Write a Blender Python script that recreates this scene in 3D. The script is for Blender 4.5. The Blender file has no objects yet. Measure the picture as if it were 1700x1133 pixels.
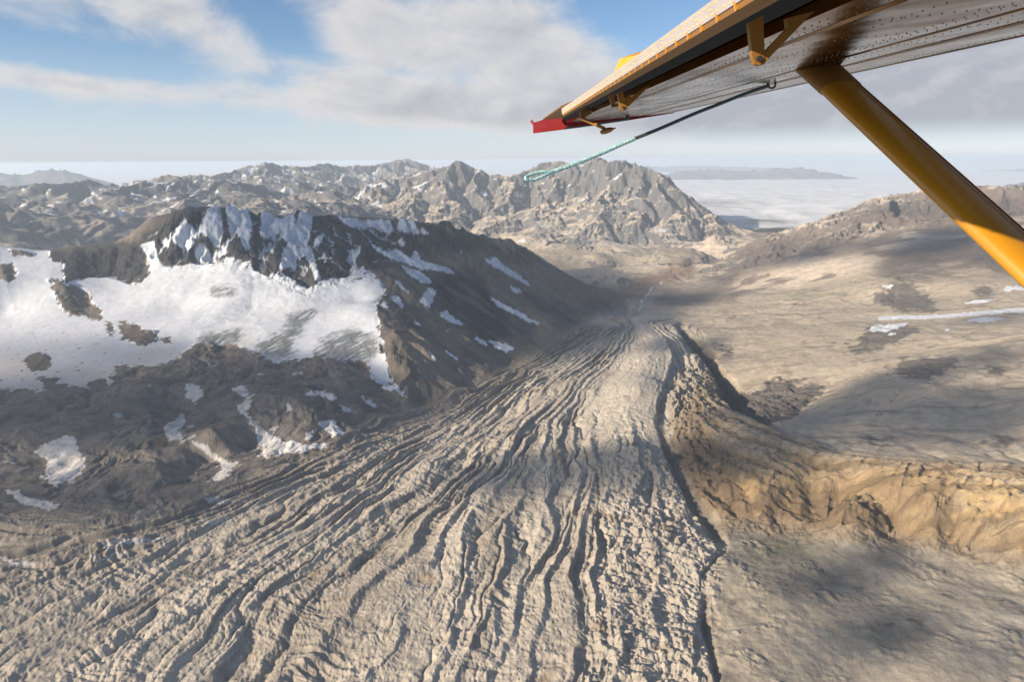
import bpy, bmesh, math, random
import numpy as np
from mathutils import Vector, Matrix
sc = bpy.context.scene
R = math.radians

# ------------------------------------------------------------------ camera
W0, H0, FPX = 1700.0, 1133.0, 1128.0
PITCH, ROLL = R(14.95), R(0.45)
cp, sp = math.cos(PITCH), math.sin(PITCH)
FWD = np.array([0, cp, -sp]); r0 = np.array([1.0, 0, 0]); u0 = np.array([0, sp, cp])
RIGHT = r0*math.cos(ROLL) - u0*math.sin(ROLL)
UP = u0*math.cos(ROLL) + r0*math.sin(ROLL)
cam = bpy.data.cameras.new('camera'); cam_o = bpy.data.objects.new('camera', cam)
sc.collection.objects.link(cam_o); sc.camera = cam_o
cam.sensor_width = 36.0; cam.lens = 36.0*FPX/W0; cam.clip_start = 0.05; cam.clip_end = 400000
M = Matrix([[RIGHT[0], UP[0], -FWD[0], 0], [RIGHT[1], UP[1], -FWD[1], 0], [RIGHT[2], UP[2], -FWD[2], 0], [0, 0, 0, 1]])
cam_o.matrix_world = M

# ------------------------------------------------------------------ sun and exposure
SUN_H = np.array([-0.88, -0.475]); SUN_H /= np.linalg.norm(SUN_H)
SUN_EL = R(20.0)
SUN = np.array([SUN_H[0]*math.cos(SUN_EL), SUN_H[1]*math.cos(SUN_EL), math.sin(SUN_EL)])
sl = bpy.data.lights.new('sun', 'SUN'); sl.energy = 5.0; sl.angle = R(0.6); sl.color = (1.0, 0.86, 0.67)
so = bpy.data.objects.new('sun', sl); sc.collection.objects.link(so)
so.rotation_euler = Vector(SUN).to_track_quat('Z', 'Y').to_euler()
sc.view_settings.view_transform = 'Standard'; sc.view_settings.look = 'None'
sc.view_settings.gamma = 1.0; sc.view_settings.exposure = 0.78
sc.cycles.use_denoising = True
sc.cycles.max_bounces = 6; sc.cycles.diffuse_bounces = 2; sc.cycles.glossy_bounces = 3
sc.cycles.transparent_max_bounces = 12; sc.cycles.volume_bounces = 2

# ------------------------------------------------------------------ small node helper
class NT:
    def __init__(s, tree): s.t = tree; s.n = tree.nodes; s.l = tree.links
    def node(s, typ, **kw):
        n = s.n.new(typ)
        for k, v in kw.items():
            if k == 'inp':
                for a, b in v.items():
                    if isinstance(b, bpy.types.NodeSocket): s.l.new(b, n.inputs[a])
                    else: n.inputs[a].default_value = b
            else: setattr(n, k, v)
        return n
    def math(s, op, a, b=None, c=None, clamp=False):
        n = s.n.new('ShaderNodeMath'); n.operation = op; n.use_clamp = clamp
        for i, v in enumerate((a, b, c)):
            if v is None: continue
            if isinstance(v, bpy.types.NodeSocket): s.l.new(v, n.inputs[i])
            else: n.inputs[i].default_value = v
        return n.outputs[0]
    def mix(s, f, a, b, mode='MIX'):
        n = s.n.new('ShaderNodeMix'); n.data_type = 'RGBA'; n.blend_type = mode
        for i, v in ((0, f), (6, a), (7, b)):
            if isinstance(v, bpy.types.NodeSocket): s.l.new(v, n.inputs[i])
            else: n.inputs[i].default_value = v if i == 0 else (*v, 1.0)
        return n.outputs[2]
    def ramp(s, v, a, b, lo=0.0, hi=1.0, smooth=True):
        n = s.n.new('ShaderNodeMapRange'); n.interpolation_type = 'SMOOTHSTEP' if smooth else 'LINEAR'
        s.l.new(v, n.inputs[0])
        for i, x in zip((1, 2, 3, 4), (a, b, lo, hi)): n.inputs[i].default_value = x
        return n.outputs[0]

# ------------------------------------------------------------------ world: sky and high clouds
world = bpy.data.worlds.new('World'); sc.world = world; world.use_nodes = True
wt = NT(world.node_tree); world.node_tree.nodes.clear()
sky = wt.node('ShaderNodeTexSky', sky_type='NISHITA', sun_disc=False, sun_elevation=SUN_EL,
              sun_rotation=math.atan2(SUN_H[0], SUN_H[1]), altitude=2000.0, air_density=1.0, dust_density=0.6, ozone_density=1.6)
tc = wt.node('ShaderNodeTexCoord')
sep = wt.node('ShaderNodeSeparateXYZ', inp={0: tc.outputs['Generated']})
DX, DY, DZ = sep.outputs
# angles: azimuth from +Y (rad) and elevation (rad)
az = wt.math('ARCTAN2', DX, DY)
el = wt.math('ARCSINE', DZ)
# stretched cloud coordinates
den = wt.math('ADD', wt.math('MAXIMUM', DZ, 0.0), 0.13)
cx = wt.math('DIVIDE', DX, den); cy = wt.math('DIVIDE', DY, den)
cxy = wt.node('ShaderNodeCombineXYZ', inp={0: cx, 1: wt.math('MULTIPLY', cy, 0.55), 2: 3.1})
aev = wt.node('ShaderNodeCombineXYZ', inp={0: az, 1: wt.math('MULTIPLY', el, 1.9), 2: 0.7})
n1 = wt.node('ShaderNodeTexNoise', inp={'Vector': aev.outputs[0], 'Scale': 9.0, 'Detail': 10.0, 'Roughness': 0.6, 'Distortion': 0.35})
aev2 = wt.node('ShaderNodeCombineXYZ', inp={0: wt.math('SUBTRACT', az, 0.022), 1: wt.math('MULTIPLY', wt.math('ADD', el, 0.012), 1.9), 2: 0.7})
n1b = wt.node('ShaderNodeTexNoise', inp={'Vector': aev2.outputs[0], 'Scale': 9.0, 'Detail': 7.0, 'Roughness': 0.6, 'Distortion': 0.35})
n2 = wt.node('ShaderNodeTexNoise', inp={'Vector': cxy.outputs[0], 'Scale': 1.4, 'Detail': 7.0, 'Roughness': 0.6, 'Distortion': 0.3})
n3 = wt.node('ShaderNodeTexNoise', inp={'Vector': aev.outputs[0], 'Scale': 4.0, 'Detail': 3.0, 'Roughness': 0.5})
def px_ang(u, v):
    d = FWD + RIGHT*((u-W0/2)/FPX) + UP*((H0/2-v)/FPX); d = d/np.linalg.norm(d)
    return math.atan2(d[0], d[1]), math.asin(d[2])
# cloud banks: (pixel centre, half width, half height, weight, tilt)
banks = [((465, 60), 60, 50, -.8, .2), ((1090, 60), 110, 80, -.9, .3), ((130, 90), 150, 22, -.6, .1), ((560, 108), 60, 18, -.4, .2), ((690, 125), 50, 12, -.5, .1), ((230, 10), 240, 45, .8, .10), ((350, 55), 90, 40, .5, .5), ((95, 138), 130, 20, 1.15, .05), ((390, 160), 130, 17, .8, .06),
         ((600, 40), 90, 60, 1.0, .2), ((780, 70), 150, 70, .85, .25), ((900, 60), 110, 80, .9, .2), ((660, 155), 170, 38, 1.0, .1),
         ((820, 180), 160, 32, .8, .0), ((300, 105), 70, 20, .35, .3), ((500, 110), 120, 28, .4, .15),
         ((1300, 200), 330, 45, 1.1, -.02), ((1600, 150), 260, 85, 1.3, .0), ((1150, 165), 160, 60, .9, .0), ((1500, 215), 260, 32, .9, .05),
         ((1400, 40), 300, 60, .8, .0), ((700, 195), 300, 14, .3, .0)]
acc = None
for (c, a, b, w, tl) in banks:
    az0, el0 = px_ang(*c)
    dx = wt.math('SUBTRACT', az, az0); dy = wt.math('SUBTRACT', el, el0)
    dyt = wt.math('ADD', dy, wt.math('MULTIPLY', dx, tl))
    gx = wt.math('MULTIPLY', dx, FPX/a*0.93); gy = wt.math('MULTIPLY', dyt, FPX/b*0.93)
    d2 = wt.math('ADD', wt.math('MULTIPLY', gx, gx), wt.math('MULTIPLY', gy, gy))
    g = wt.math('MULTIPLY', wt.math('EXPONENT', wt.math('MULTIPLY', d2, -1.0)), w)
    acc = g if acc is None else wt.math('ADD', acc, g)
nn = wt.math('ADD', wt.math('MULTIPLY', wt.math('SUBTRACT', n1.outputs[0], 0.5), 2.1), wt.math('MULTIPLY', wt.math('SUBTRACT', n2.outputs[0], 0.5), 0.9))
dens = wt.math('ADD', acc, nn)
# outside the photograph's field of view a broken deck of the same cloud
deck = wt.ramp(n2.outputs[0], 0.42, 0.75)
outm = wt.ramp(el, 0.24, 0.40)
cover = wt.ramp(dens, 0.12, 1.15)
cover = wt.math('MULTIPLY', wt.math('MAXIMUM', cover, wt.math('MULTIPLY', outm, wt.math('MULTIPLY', deck, 0.8))), 0.93)
cover = wt.math('MULTIPLY', cover, wt.ramp(el, 0.01, 0.05))
# cloud brightness: greyer where thick, and towards the right bank
thick = wt.ramp(dens, 0.7, 1.9)
gr = wt.math('MULTIPLY', wt.ramp(az, 0.0, 0.35), 0.55)
gray = wt.math('ADD', wt.math('MULTIPLY', thick, 0.6), gr, clamp=True)
gray = wt.math('ADD', gray, wt.math('MULTIPLY', wt.math('SUBTRACT', n3.outputs[0], 0.5), 0.8))
gray = wt.math('ADD', gray, wt.math('MULTIPLY', wt.math('SUBTRACT', n1b.outputs[0], n1.outputs[0]), 2.0), clamp=True)  # offset noise paints sunward relief shading into the clouds
ccol = wt.mix(gray, (5.9, 5.75, 5.75), (3.5, 3.6, 4.05))
tint = wt.mix(wt.ramp(el, 0.0, 0.16), (0.95, 0.95, 1.05), (0.93, 0.99, 1.06))
skc = wt.mix(1.0, sky.outputs[0], tint, 'MULTIPLY')
# pale aerosol veil low over the horizon
veil = wt.math('MULTIPLY', wt.ramp(el, -0.02, 0.17, 1.0, 0.0), 0.72)
skc = wt.mix(veil, skc, (5.35, 5.85, 6.75))
fin = wt.mix(cover, skc, ccol)
bg = wt.node('ShaderNodeBackground', inp={'Color': fin, 'Strength': 0.073})
wo = wt.node('ShaderNodeOutputWorld', inp={'Surface': bg.outputs[0]})

# ------------------------------------------------------------------ numpy tools
def unproj(u, v, z=None, r=None):
    d = FWD + RIGHT*((u-W0/2)/FPX) + UP*((H0/2-v)/FPX)
    h = math.hypot(d[0], d[1])
    t = z/d[2] if z is not None else r/h
    return d*t
def project(x, y, z):
    X = x*RIGHT[0]+y*RIGHT[1]+z*RIGHT[2]; Y = x*UP[0]+y*UP[1]+z*UP[2]; Z = x*FWD[0]+y*FWD[1]+z*FWD[2]
    Z = np.maximum(Z, 1.0)
    return W0/2+FPX*X/Z, H0/2-FPX*Y/Z
def hsh(ix, iy, s):
    h = (ix.astype(np.int64)*374761393 + iy.astype(np.int64)*668265263 + s*1442695041) & 0xffffffff
    h = ((h ^ (h >> 13))*1274126177) & 0xffffffff
    h = h ^ (h >> 16)
    return (h & 0xffff).astype(np.float32)/65535.0
def vnoise(x, y, s=0):
    ix = np.floor(x); iy = np.floor(y); fx = (x-ix).astype(np.float32); fy = (y-iy).astype(np.float32)
    ux = fx*fx*fx*(fx*(fx*6-15)+10); uy = fy*fy*fy*(fy*(fy*6-15)+10)
    def g(dx, dy):
        a = hsh(ix+dx, iy+dy, s)*6.2831853
        return np.cos(a)*(fx-dx)+np.sin(a)*(fy-dy)
    a = g(0, 0); b = g(1, 0); c = g(0, 1); d = g(1, 1)
    return (a+(b-a)*ux + ((c+(d-c)*ux)-(a+(b-a)*ux))*uy)*1.5
def fbm(x, y, o=5, s=0, gain=.5, ridged=False):
    t = 0; a = 1.0; n = 0
    for k in range(o):
        v = vnoise(x*2**k+17.3*k, y*2**k-9.1*k, s+k)
        if ridged: v = 1-2*np.abs(v)
        t = t+v*a; n += a; a *= gain
    return t/n
def sstep(x, a, b):
    t = np.clip((x-a)/(b-a), 0, 1); return t*t*(3-2*t)
def erosion(px, py, dirx, diry, s):
    ix = np.floor(px); iy = np.floor(py); fx = (px-ix).astype(np.float32); fy = (py-iy).astype(np.float32)
    va = np.zeros_like(fx); vx = np.zeros_like(fx); vy = np.zeros_like(fx); wt_ = np.zeros_like(fx)
    for i in (-1, 0, 1, 2):
        for j in (-1, 0, 1, 2):
            hx = hsh(ix+i, iy+j, s)*0.8-.4; hy = hsh(ix+i, iy+j, s+77)*.8-.4
            ppx = fx-i-hx; ppy = fy-j-hy
            w = np.exp(-(ppx*ppx+ppy*ppy)*2.0)
            m = (ppx*dirx+ppy*diry)*6.2831853
            wt_ += w; va += np.cos(m)*w; sn = -np.sin(m)*w
            vx += sn*dirx; vy += sn*diry
    return va/wt_, vx/wt_, vy/wt_
def gullies(x, y, gx, gy, wl, octs, s=0, gain=.48, sl=0.5):
    """branching gullies that follow the fall line; returns height in units of amplitude"""
    h = np.zeros_like(gx); hx = np.zeros_like(gx); hy = np.zeros_like(gx); a = 0.5; f = 1.0/wl
    for k in range(octs):
        tx = gx+hx; ty = gy+hy; m = np.sqrt(tx*tx+ty*ty)+1e-4
        q = np.minimum(m/sl, 1.0)/m*1.15
        e, ex, ey = erosion(x*f, y*f, -ty*q, tx*q, s+k*5)
        h += e*a
        hx += ex*a*f*wl*.28; hy += ey*a*f*wl*.28
        a *= gain; f *= 1.9
    return h

# ------------------------------------------------------------------ painted layout (pixels of the photograph -> the ground they show)
PU0, PV0, PW, PH = -260, 180, 2260, 1300
def poly_mask(polys, blur=0, val=1.0):
    m = np.zeros((PH, PW), np.float32)
    for P in polys:
        P = np.array(P, float); x0 = int(max(P[:, 0].min()-PU0-1, 0)); x1 = int(min(P[:, 0].max()-PU0+2, PW))
        y0 = int(max(P[:, 1].min()-PV0-1, 0)); y1 = int(min(P[:, 1].max()-PV0+2, PH))
        if x1 <= x0 or y1 <= y0: continue
        X, Y = np.meshgrid(np.arange(x0, x1)+PU0+.5, np.arange(y0, y1)+PV0+.5)
        ins = np.zeros(X.shape, bool); n = len(P); j = n-1
        for i in range(n):
            xi, yi = P[i]; xj, yj = P[j]
            if yi != yj:
                c = ((yi > Y) != (yj > Y)) & (X < (xj-xi)*(Y-yi)/(yj-yi)+xi); ins ^= c
            j = i
        m[y0:y1, x0:x1] = np.maximum(m[y0:y1, x0:x1], ins*val)
    return boxblur(m, blur)
def boxblur(m, b):
    b = int(b)
    if b < 1: return m
    for _ in range(3):
        for ax in (0, 1):
            c = np.cumsum(np.pad(m, [(b+1, b) if a == ax else (0, 0) for a in (0, 1)], mode='edge'), axis=ax, dtype=np.float64)
            n = m.shape[ax]
            hi = np.take(c, np.arange(2*b+1, 2*b+1+n), axis=ax); lo = np.take(c, np.arange(0, n), axis=ax)
            m = ((hi-lo)/(2*b+1)).astype(np.float32)
    return m
def samp(m, u, v):
    x = np.clip(u-PU0-.5, 0, PW-1.01); y = np.clip(v-PV0-.5, 0, PH-1.01)
    ix = x.astype(np.int32); iy = y.astype(np.int32); fx = x-ix; fy = y-iy
    return (m[iy, ix]*(1-fx)+m[iy, ix+1]*fx)*(1-fy)+(m[iy+1, ix]*(1-fx)+m[iy+1, ix+1]*fx)*fy

# ------------------------------------------------------------------ base relief: control points
Z = []   # (u, v, z)
def zc(s):
    for q in s.split(';'):
        q = q.split()
        if q: Z.append(('z',)+tuple(float(a) for a in q))
def rc(s, back=None):
    for q in s.split(';'):
        q = q.split()
        if q:
            u, v, r = (float(a) for a in q); Z.append(('r', u, v, r))
            if back:
                p = unproj(u, v, r=r)
                for (f, dz) in back: Z.append(('b', p[0]*f, p[1]*f, max(p[2]+dz, -1280)))
def line(st, back=None, step=20):
    P = [tuple(float(t) for t in q.split()) for q in st.split(';')]; out = []
    for a, b in zip(P[:-1], P[1:]):
        n = max(1, int(math.hypot(b[0]-a[0], b[1]-a[1])/step))
        for k in range(n): out.append(tuple(a[i]+(b[i]-a[i])*k/n for i in range(3)))
    out.append(P[-1]); rc(';'.join('%f %f %f' % q for q in out), back)
# glacier and its margins
zc('-150 1250 -980;400 1250 -1000;900 1250 -1000;1300 1250 -1010;1850 1250 -990;-200 1050 -960;0 1050 -975;400 1050 -1000;800 1050 -1000;1110 1050 -1003;1175 1050 -1035;1215 1050 -1010')
zc('0 930 -960;300 930 -985;600 900 -995;900 900 -992;1130 900 -998;1195 905 -1030;200 850 -960;450 810 -985;700 780 -992;900 760 -985;1050 760 -972;1085 760 -985;1118 765 -1030;1150 800 -1010')
zc('650 690 -1015;800 650 -1018;950 630 -995;1050 650 -965;1090 640 -985;1110 650 -1020;900 590 -1040;1000 570 -1015;1065 600 -985;1030 545 -1035;1050 527 -1040;1100 560 -1020;1085 522 -1075;1125 535 -1060;1045 512 -1120')
zc('1180 590 -1060;1200 635 -1080;1225 662 -1075;1300 690 -1040;1150 600 -1010;1160 560 -1045;1145 640 -990;1140 690 -965;1125 700 -1000')
# ochre tributary
zc('1190 700 -955;1260 730 -935;1300 700 -975;1360 730 -960;1400 770 -935;1500 800 -905;1620 800 -885;1750 790 -870;1900 800 -860;1600 765 -890;1480 750 -925')
zc('1200 780 -975;1280 800 -960;1400 830 -950;1550 850 -935;1750 895 -925;1215 862 -1045;1300 872 -1050;1380 872 -1045;1480 890 -1025;1600 912 -1005;1750 940 -985;1900 960 -980')
# lower right field
zc('1300 930 -1030;1450 920 -1010;1500 1000 -1000;1700 1020 -970;1400 1130 -1005;1650 1133 -985;1250 1000 -1015;1900 1100 -960')
# right plateau
zc('1400 690 -965;1550 720 -910;1700 720 -870;1900 700 -820;1450 640 -930;1300 610 -1000;1600 640 -860;1750 620 -800;1240 600 -1020;1240 560 -1015;1350 560 -950;1500 560 -880;1700 560 -780;1900 560 -740')
zc('1200 520 -1045;1300 510 -985;1400 500 -925;1500 490 -870;1490 470 -805;1600 470 -770;1700 458 -735;1850 445 -700;1150 505 -1120;1250 490 -1045;1330 475 -985')
# valley
zc('1065 500 -1150;1080 480 -1170;1100 460 -1175;1150 465 -1160;1200 480 -1120;1150 440 -1180;1100 430 -1200;1000 430 -1195;900 425 -1210;950 450 -1190;1030 455 -1165;1060 440 -1150;1000 470 -1160;1180 430 -1190;1120 418 -1210;1200 415 -1210;1240 412 -1210')
# right hills
rc('1250 455 6400;1350 440 6300;1450 445 5700;1550 450 5500;1650 440 5500;1300 415 7200;1400 400 7000;1500 410 6400;1600 400 6400;1700 390 6400;1350 385 7800;1440 372 7600;1520 370 7400;1600 370 7300;1700 360 7400;1850 350 7400')
line('1265 400 8600;1330 376 8900;1380 368 9000;1430 352 9200;1480 343 9300;1540 338 9400;1600 338 9500;1660 332 9600;1720 322 9800;1850 312 10000', ((1.15, -180), (1.35, -520)), 30)
# near left mountain: crest
CREST = '-220 425 5000;-100 415 5000;0 410 5000;70 417 5000;120 410 4950;170 409 4920;200 405 4880;250 390 4820;310 371 4780;330 363 4780;348 354 4780;360 356 4780;373 350 4780;386 353 4780;396 363 4790;408 358 4790;422 369 4800;434 361 4800;450 364 4800;468 370 4800;484 369 4800;496 357 4800;508 363 4805;520 371 4810;540 369 4820;600 373 4850;700 371 4900;745 374 4930;800 397 4950;850 404 4980;885 418 5040;925 450 5100;985 480 5180;1045 497 5300'
line(CREST, ((1.12, -200), (1.3, -480), (1.6, -760)), 26)
line('600 378 4780;640 410 4520;642 470 3980;634 520 3550;648 580 3150;668 635 2900', None, 22)
line('745 378 4880;790 440 4600;830 500 4350;865 545 4150', None, 25)
rc('-200 480 4650;-100 470 4650;0 440 4820;80 440 4750;0 465 4620;100 475 4480;180 462 4560;240 462 4450;200 440 4690;320 440 4450;420 450 4250;520 480 4000;590 466 4100;400 477 4050;300 480 4200')
zc('500 500 -745;-150 520 -755;0 520 -765;150 520 -772;300 510 -765;420 510 -765;540 510 -770;600 500 -770')
zc('-150 570 -820;0 570 -830;150 570 -825;300 545 -805;420 540 -805;540 540 -815;-200 650 -880;0 640 -885;120 640 -885;200 610 -865;330 575 -850;450 595 -870;550 575 -855;605 550 -830;560 605 -890;612 600 -900;655 640 -985')
rc('640 500 3800;650 450 4150;640 405 4500;700 420 4500;700 490 3950;660 560 3250;760 440 4500;760 520 3950;720 600 3120;800 500 4350;850 520 4250;900 490 4750;850 450 4800;950 505 4850;680 620 2950')
zc('690 662 -1015;770 635 -1022;830 600 -1032;900 562 -1055;960 535 -1085;1010 515 -1115')
zc('100 690 -900;-100 700 -880;250 640 -880;220 700 -930;300 690 -970;340 760 -985;350 720 -915;400 700 -945;420 740 -985;450 660 -890;520 690 -935;590 700 -1000;400 620 -890;500 630 -915;0 760 -925;100 780 -960;-150 850 -930;250 780 -950;250 830 -975;580 640 -925;630 680 -995')
# main far range: foot, spurs, skyline
zc('700 428 -1210;780 425 -1210;850 415 -1200;950 412 -1200;1050 410 -1200;1150 412 -1200')
line('640 318 13500;690 302 13000;720 299 12900;745 292 12600;765 284 12500;785 294 12500;800 299 12500;845 308 12500;870 296 12800;905 284 12800;945 293 12500;975 286 12300;1020 285 12100;1062 279 11900;1090 291 11900;1112 294 12000;1140 322 12000;1160 345 11600;1200 372 11000;1230 393 10600', ((1.1, -380), (1.22, -800)), 20)
line('765 288 12400;745 325 11700;725 370 10700;735 408 9700', None, 25)
line('800 303 12400;822 335 11600;850 365 10700;885 405 9600', None, 25)
line('945 296 12400;935 320 11800;912 350 10800;905 398 9500', None, 25)
line('1062 283 11800;1045 315 11300;1008 350 10500;985 396 9500', None, 25)
line('1085 300 11500;1072 322 11000;1062 360 10200;1048 400 9400', None, 25)
line('1112 298 11900;1112 340 10900;1135 392 9600', None, 25)
line('1165 350 11400;1180 375 10600;1200 400 9700', None, 25)
line('700 304 12900;680 335 11900;668 375 10400', None, 25)
line('330 311 13800;290 328 12400;200 350 10900;100 378 9300;30 402 8200', None, 25)
line('330 311 13800;380 328 12200;430 346 10700;470 370 9600', None, 25)
line('515 318 14500;500 335 11800;540 360 10300', None, 25)
line('635 312 14000;610 338 11700;590 362 10300', None, 25)
line('440 280 19000;420 300 16500;400 318 14500', None, 25)
rc('790 350 11500;780 400 10000;880 345 11600;860 385 10400;985 330 11700;950 375 10500;1020 380 10000;1090 370 10400;1150 385 10200;1240 385 11300;1262 392 11500;700 395 10200')
# left far slopes
rc('-200 400 8600;-100 340 12500;0 355 10600;60 350 11000;140 345 11600;150 322 14500;200 322 13500;60 330 15000;0 322 16000;-150 325 16000;270 325 12800;300 360 10200;560 345 11500;575 328 13500;380 368 9700')
line('260 313 17000;300 308 17500;350 301 18500;400 287 19500;440 278 19000;460 283 19200;480 286 19300;500 289 19500;510 289 19500;542 281 20500;560 287 20300;580 291 20000;610 284 22000;650 277 23000;690 278 22500;715 289 22500;740 288 22500', ((1.12, -400),), 22)
# points that pin the ground beyond
for a in range(-50, 51, 10):
    for rr in (900, 26500, 30000):
        Z.append(('b', rr*math.sin(R(a)), rr*math.cos(R(a)), -1000.0 if rr < 1000 else -1400.0))
for (u, v) in ((1300, 0), (1450, 0), (1600, 0), (1750, 0), (1900, 0)):
    for rr in (14000, 19000):
        p = unproj(u, 400, r=rr); Z.append(('b', p[0], p[1], -1350.0))
CX, CY, CZ = [], [], []
for q in Z:
    if q[0] == 'z': p = unproj(q[1], q[2], z=q[3])
    elif q[0] == 'r': p = unproj(q[1], q[2], r=q[3])
    else: p = q[1:]
    CX.append(math.atan2(p[0], p[1])); CY.append(math.log(math.hypot(p[0], p[1]))); CZ.append(p[2])
CX, CY, CZ = map(np.array, (CX, CY, CZ))
def rbf_fit(x, y, val, eps=.006, lam=1e-4):
    d = np.sqrt((x[:, None]-x)**2+(y[:, None]-y)**2+eps**2)
    n = len(x); A = np.zeros((n+3, n+3)); A[:n, :n] = -d+np.eye(n)*lam
    P = np.stack([np.ones(n), x, y], 1); A[:n, n:] = P; A[n:, :n] = P.T
    return np.linalg.solve(A, np.concatenate([val, np.zeros(3)]))
def rbf_eval(x, y, w, X, Y, eps=.006):
    out = w[-3]+w[-2]*X+w[-1]*Y
    for i in range(len(x)): out = out-w[i]*np.sqrt((X-x[i])**2+(Y-y[i])**2+eps**2)
    return out

# ------------------------------------------------------------------ the polar grid of the ground
NA = 1500
AZ = np.linspace(R(-47), R(47), NA)
RR = np.concatenate([np.exp(np.linspace(math.log(900), math.log(5400), 900, endpoint=False)),
                     np.exp(np.linspace(math.log(5400), math.log(13500), 420, endpoint=False)),
                     np.exp(np.linspace(math.log(13500), math.log(27000), 130))])
NR = len(RR); LR = np.log(RR)
ga = np.linspace(AZ[0], AZ[-1], 420); gl = np.linspace(LR[0], LR[-1], 620)
GA, GL = np.meshgrid(ga, gl)
def upsample(G):
    fa = (AZ-ga[0])/(ga[1]-ga[0]); fl = (LR-gl[0])/(gl[1]-gl[0])
    ia = np.clip(fa.astype(int), 0, len(ga)-2); il = np.clip(fl.astype(int), 0, len(gl)-2)
    ta = (fa-ia)[None, :]; tl = (fl-il)[:, None]
    g00 = G[il][:, ia]; g01 = G[il][:, ia+1]; g10 = G[il+1][:, ia]; g11 = G[il+1][:, ia+1]
    return ((g00*(1-ta)+g01*ta)*(1-tl)+(g10*(1-ta)+g11*ta)*tl)
def smooth2(G, n):
    for _ in range(n):
        Gp = np.pad(G, 1, mode='edge'); G = (Gp[1:-1, 1:-1]*4+Gp[:-2, 1:-1]+Gp[2:, 1:-1]+Gp[1:-1, :-2]+Gp[1:-1, 2:])/8
    return G
base = smooth2(rbf_eval(CX, CY, rbf_fit(CX, CY, CZ), GA, GL), 3)
B = upsample(base).astype(np.float64)
A2, L2 = np.meshgrid(AZ, LR); R2 = np.exp(L2)
X = R2*np.sin(A2); Y = R2*np.cos(A2)
def grad(Hh):
    da = np.gradient(Hh, AZ, axis=1)/R2; dr = np.gradient(Hh, LR, axis=0)/R2
    s_, c_ = np.sin(A2), np.cos(A2)
    return (dr*s_+da*c_).astype(np.float32), (dr*c_-da*s_).astype(np.float32)
U, V = project(X, Y, B)
gx, gy = grad(B); slope = np.sqrt(gx*gx+gy*gy)

# flow lines of the glacier: p across, q along (metres from the snout)
FL = {1.0: '1180 1200;1165 1050;1200 900;1170 860;1118 765;1100 680;1125 600;1110 560;1075 525',
      .85: '1005 1200;985 950;1000 880;1010 800;1020 700;1055 620;1080 570;1060 527',
      .70: '820 1200;870 950;900 830;920 730;965 650;1022 590;1052 530',
      .55: '560 1200;700 980;800 820;870 710;935 635;1000 575;1042 530',
      .40: '270 1200;450 1000;600 880;720 760;830 670;920 610;1030 530',
      .25: '-100 1180;250 1000;450 880;600 780;750 690;880 605;1015 530',
      .12: '-250 1100;0 985;250 900;450 810;620 730;760 662;860 605;970 545',
      0.0: '-250 930;100 890;300 855;450 790;630 692;700 665;830 605;950 545',
      -.2: '-250 750;0 760;200 760;380 770;560 720;640 660;760 620'}
fx_, fy_, fp_, fq_ = [], [], [], []
for p_, s_ in FL.items():
    pts = [unproj(float(a.split()[0]), float(a.split()[1]), z=-1000) for a in s_.split(';')][::-1]
    q = 0; last = None; base_q = 0 if p_ >= 0.2 else 350
    for k in range(len(pts)-1):
        for t in np.linspace(0, 1, 3, endpoint=False):
            P_ = pts[k]*(1-t)+pts[k+1]*t
            if last is not None: q += np.linalg.norm(P_-last)
            last = P_
            fx_.append(math.atan2(P_[0], P_[1])); fy_.append(math.log(math.hypot(P_[0], P_[1]))); fp_.append(p_); fq_.append(q+base_q)
fx_, fy_, fp_, fq_ = map(np.array, (fx_, fy_, fp_, fq_))
gsel = gl < math.log(6000)
def field(val):
    G = rbf_eval(fx_, fy_, rbf_fit(fx_, fy_, val, lam=1e-3), GA, GL); return upsample(smooth2(G, 3)).astype(np.float32)
FP, FQ = field(fp_), field(fq_)

# ------------------------------------------------------------------ layout masks
glac_poly = [(-260, 860), (0, 850), (120, 850), (300, 840), (440, 790), (560, 740), (640, 690), (720, 668), (800, 640), (870, 600), (950, 550), (1000, 520), (1040, 514), (1060, 520), (1085, 516), (1160, 545), (1190, 590),
             (1160, 640), (1115, 700), (1110, 740), (1165, 850), (1205, 900), (1190, 980), (1180, 1050), (1190, 1133), (1200, 1480), (-260, 1480)]
gold_poly = [(1105, 660), (1150, 590), (1185, 585), (1205, 650), (1250, 690), (1300, 720), (1400, 755), (1500, 765), (1700, 775), (2000, 780), (2000, 972), (1700, 932), (1500, 897), (1350, 884), (1215, 873), (1165, 842), (1120, 750)]
brown_poly = [(-260, 640), (0, 648), (110, 645), (190, 635), (200, 605), (270, 600), (330, 575), (450, 598), (560, 600), (640, 650), (700, 665), (560, 740), (440, 790), (300, 840), (120, 850), (-260, 860)]
snow_main = [(-260, 400), (0, 405), (80, 410), (85, 434), (106, 437), (107, 471), (152, 460), (174, 463), (185, 460), (222, 473), (248, 456), (245, 419), (259, 437), (282, 443), (322, 437), (371, 435), (374, 426), (417, 432), (423, 449), (445, 458), (467, 449), (482, 460), (511, 480), (534, 467), (586, 458), (600, 441),
             (622, 454), (641, 485), (624, 507), (631, 542), (632, 574), (641, 605), (652, 637), (666, 651), (698, 664), (655, 653), (634, 641), (617, 623), (606, 598), (560, 600), (530, 590), (500, 598), (480, 600), (452, 600), (420, 585), (400, 575), (330, 570), (312, 578), (300, 590), (270, 605), (240, 610), (200, 605), (190, 620), (185, 640), (140, 645), (110, 640), (60, 650), (0, 645), (-260, 640)]
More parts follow.
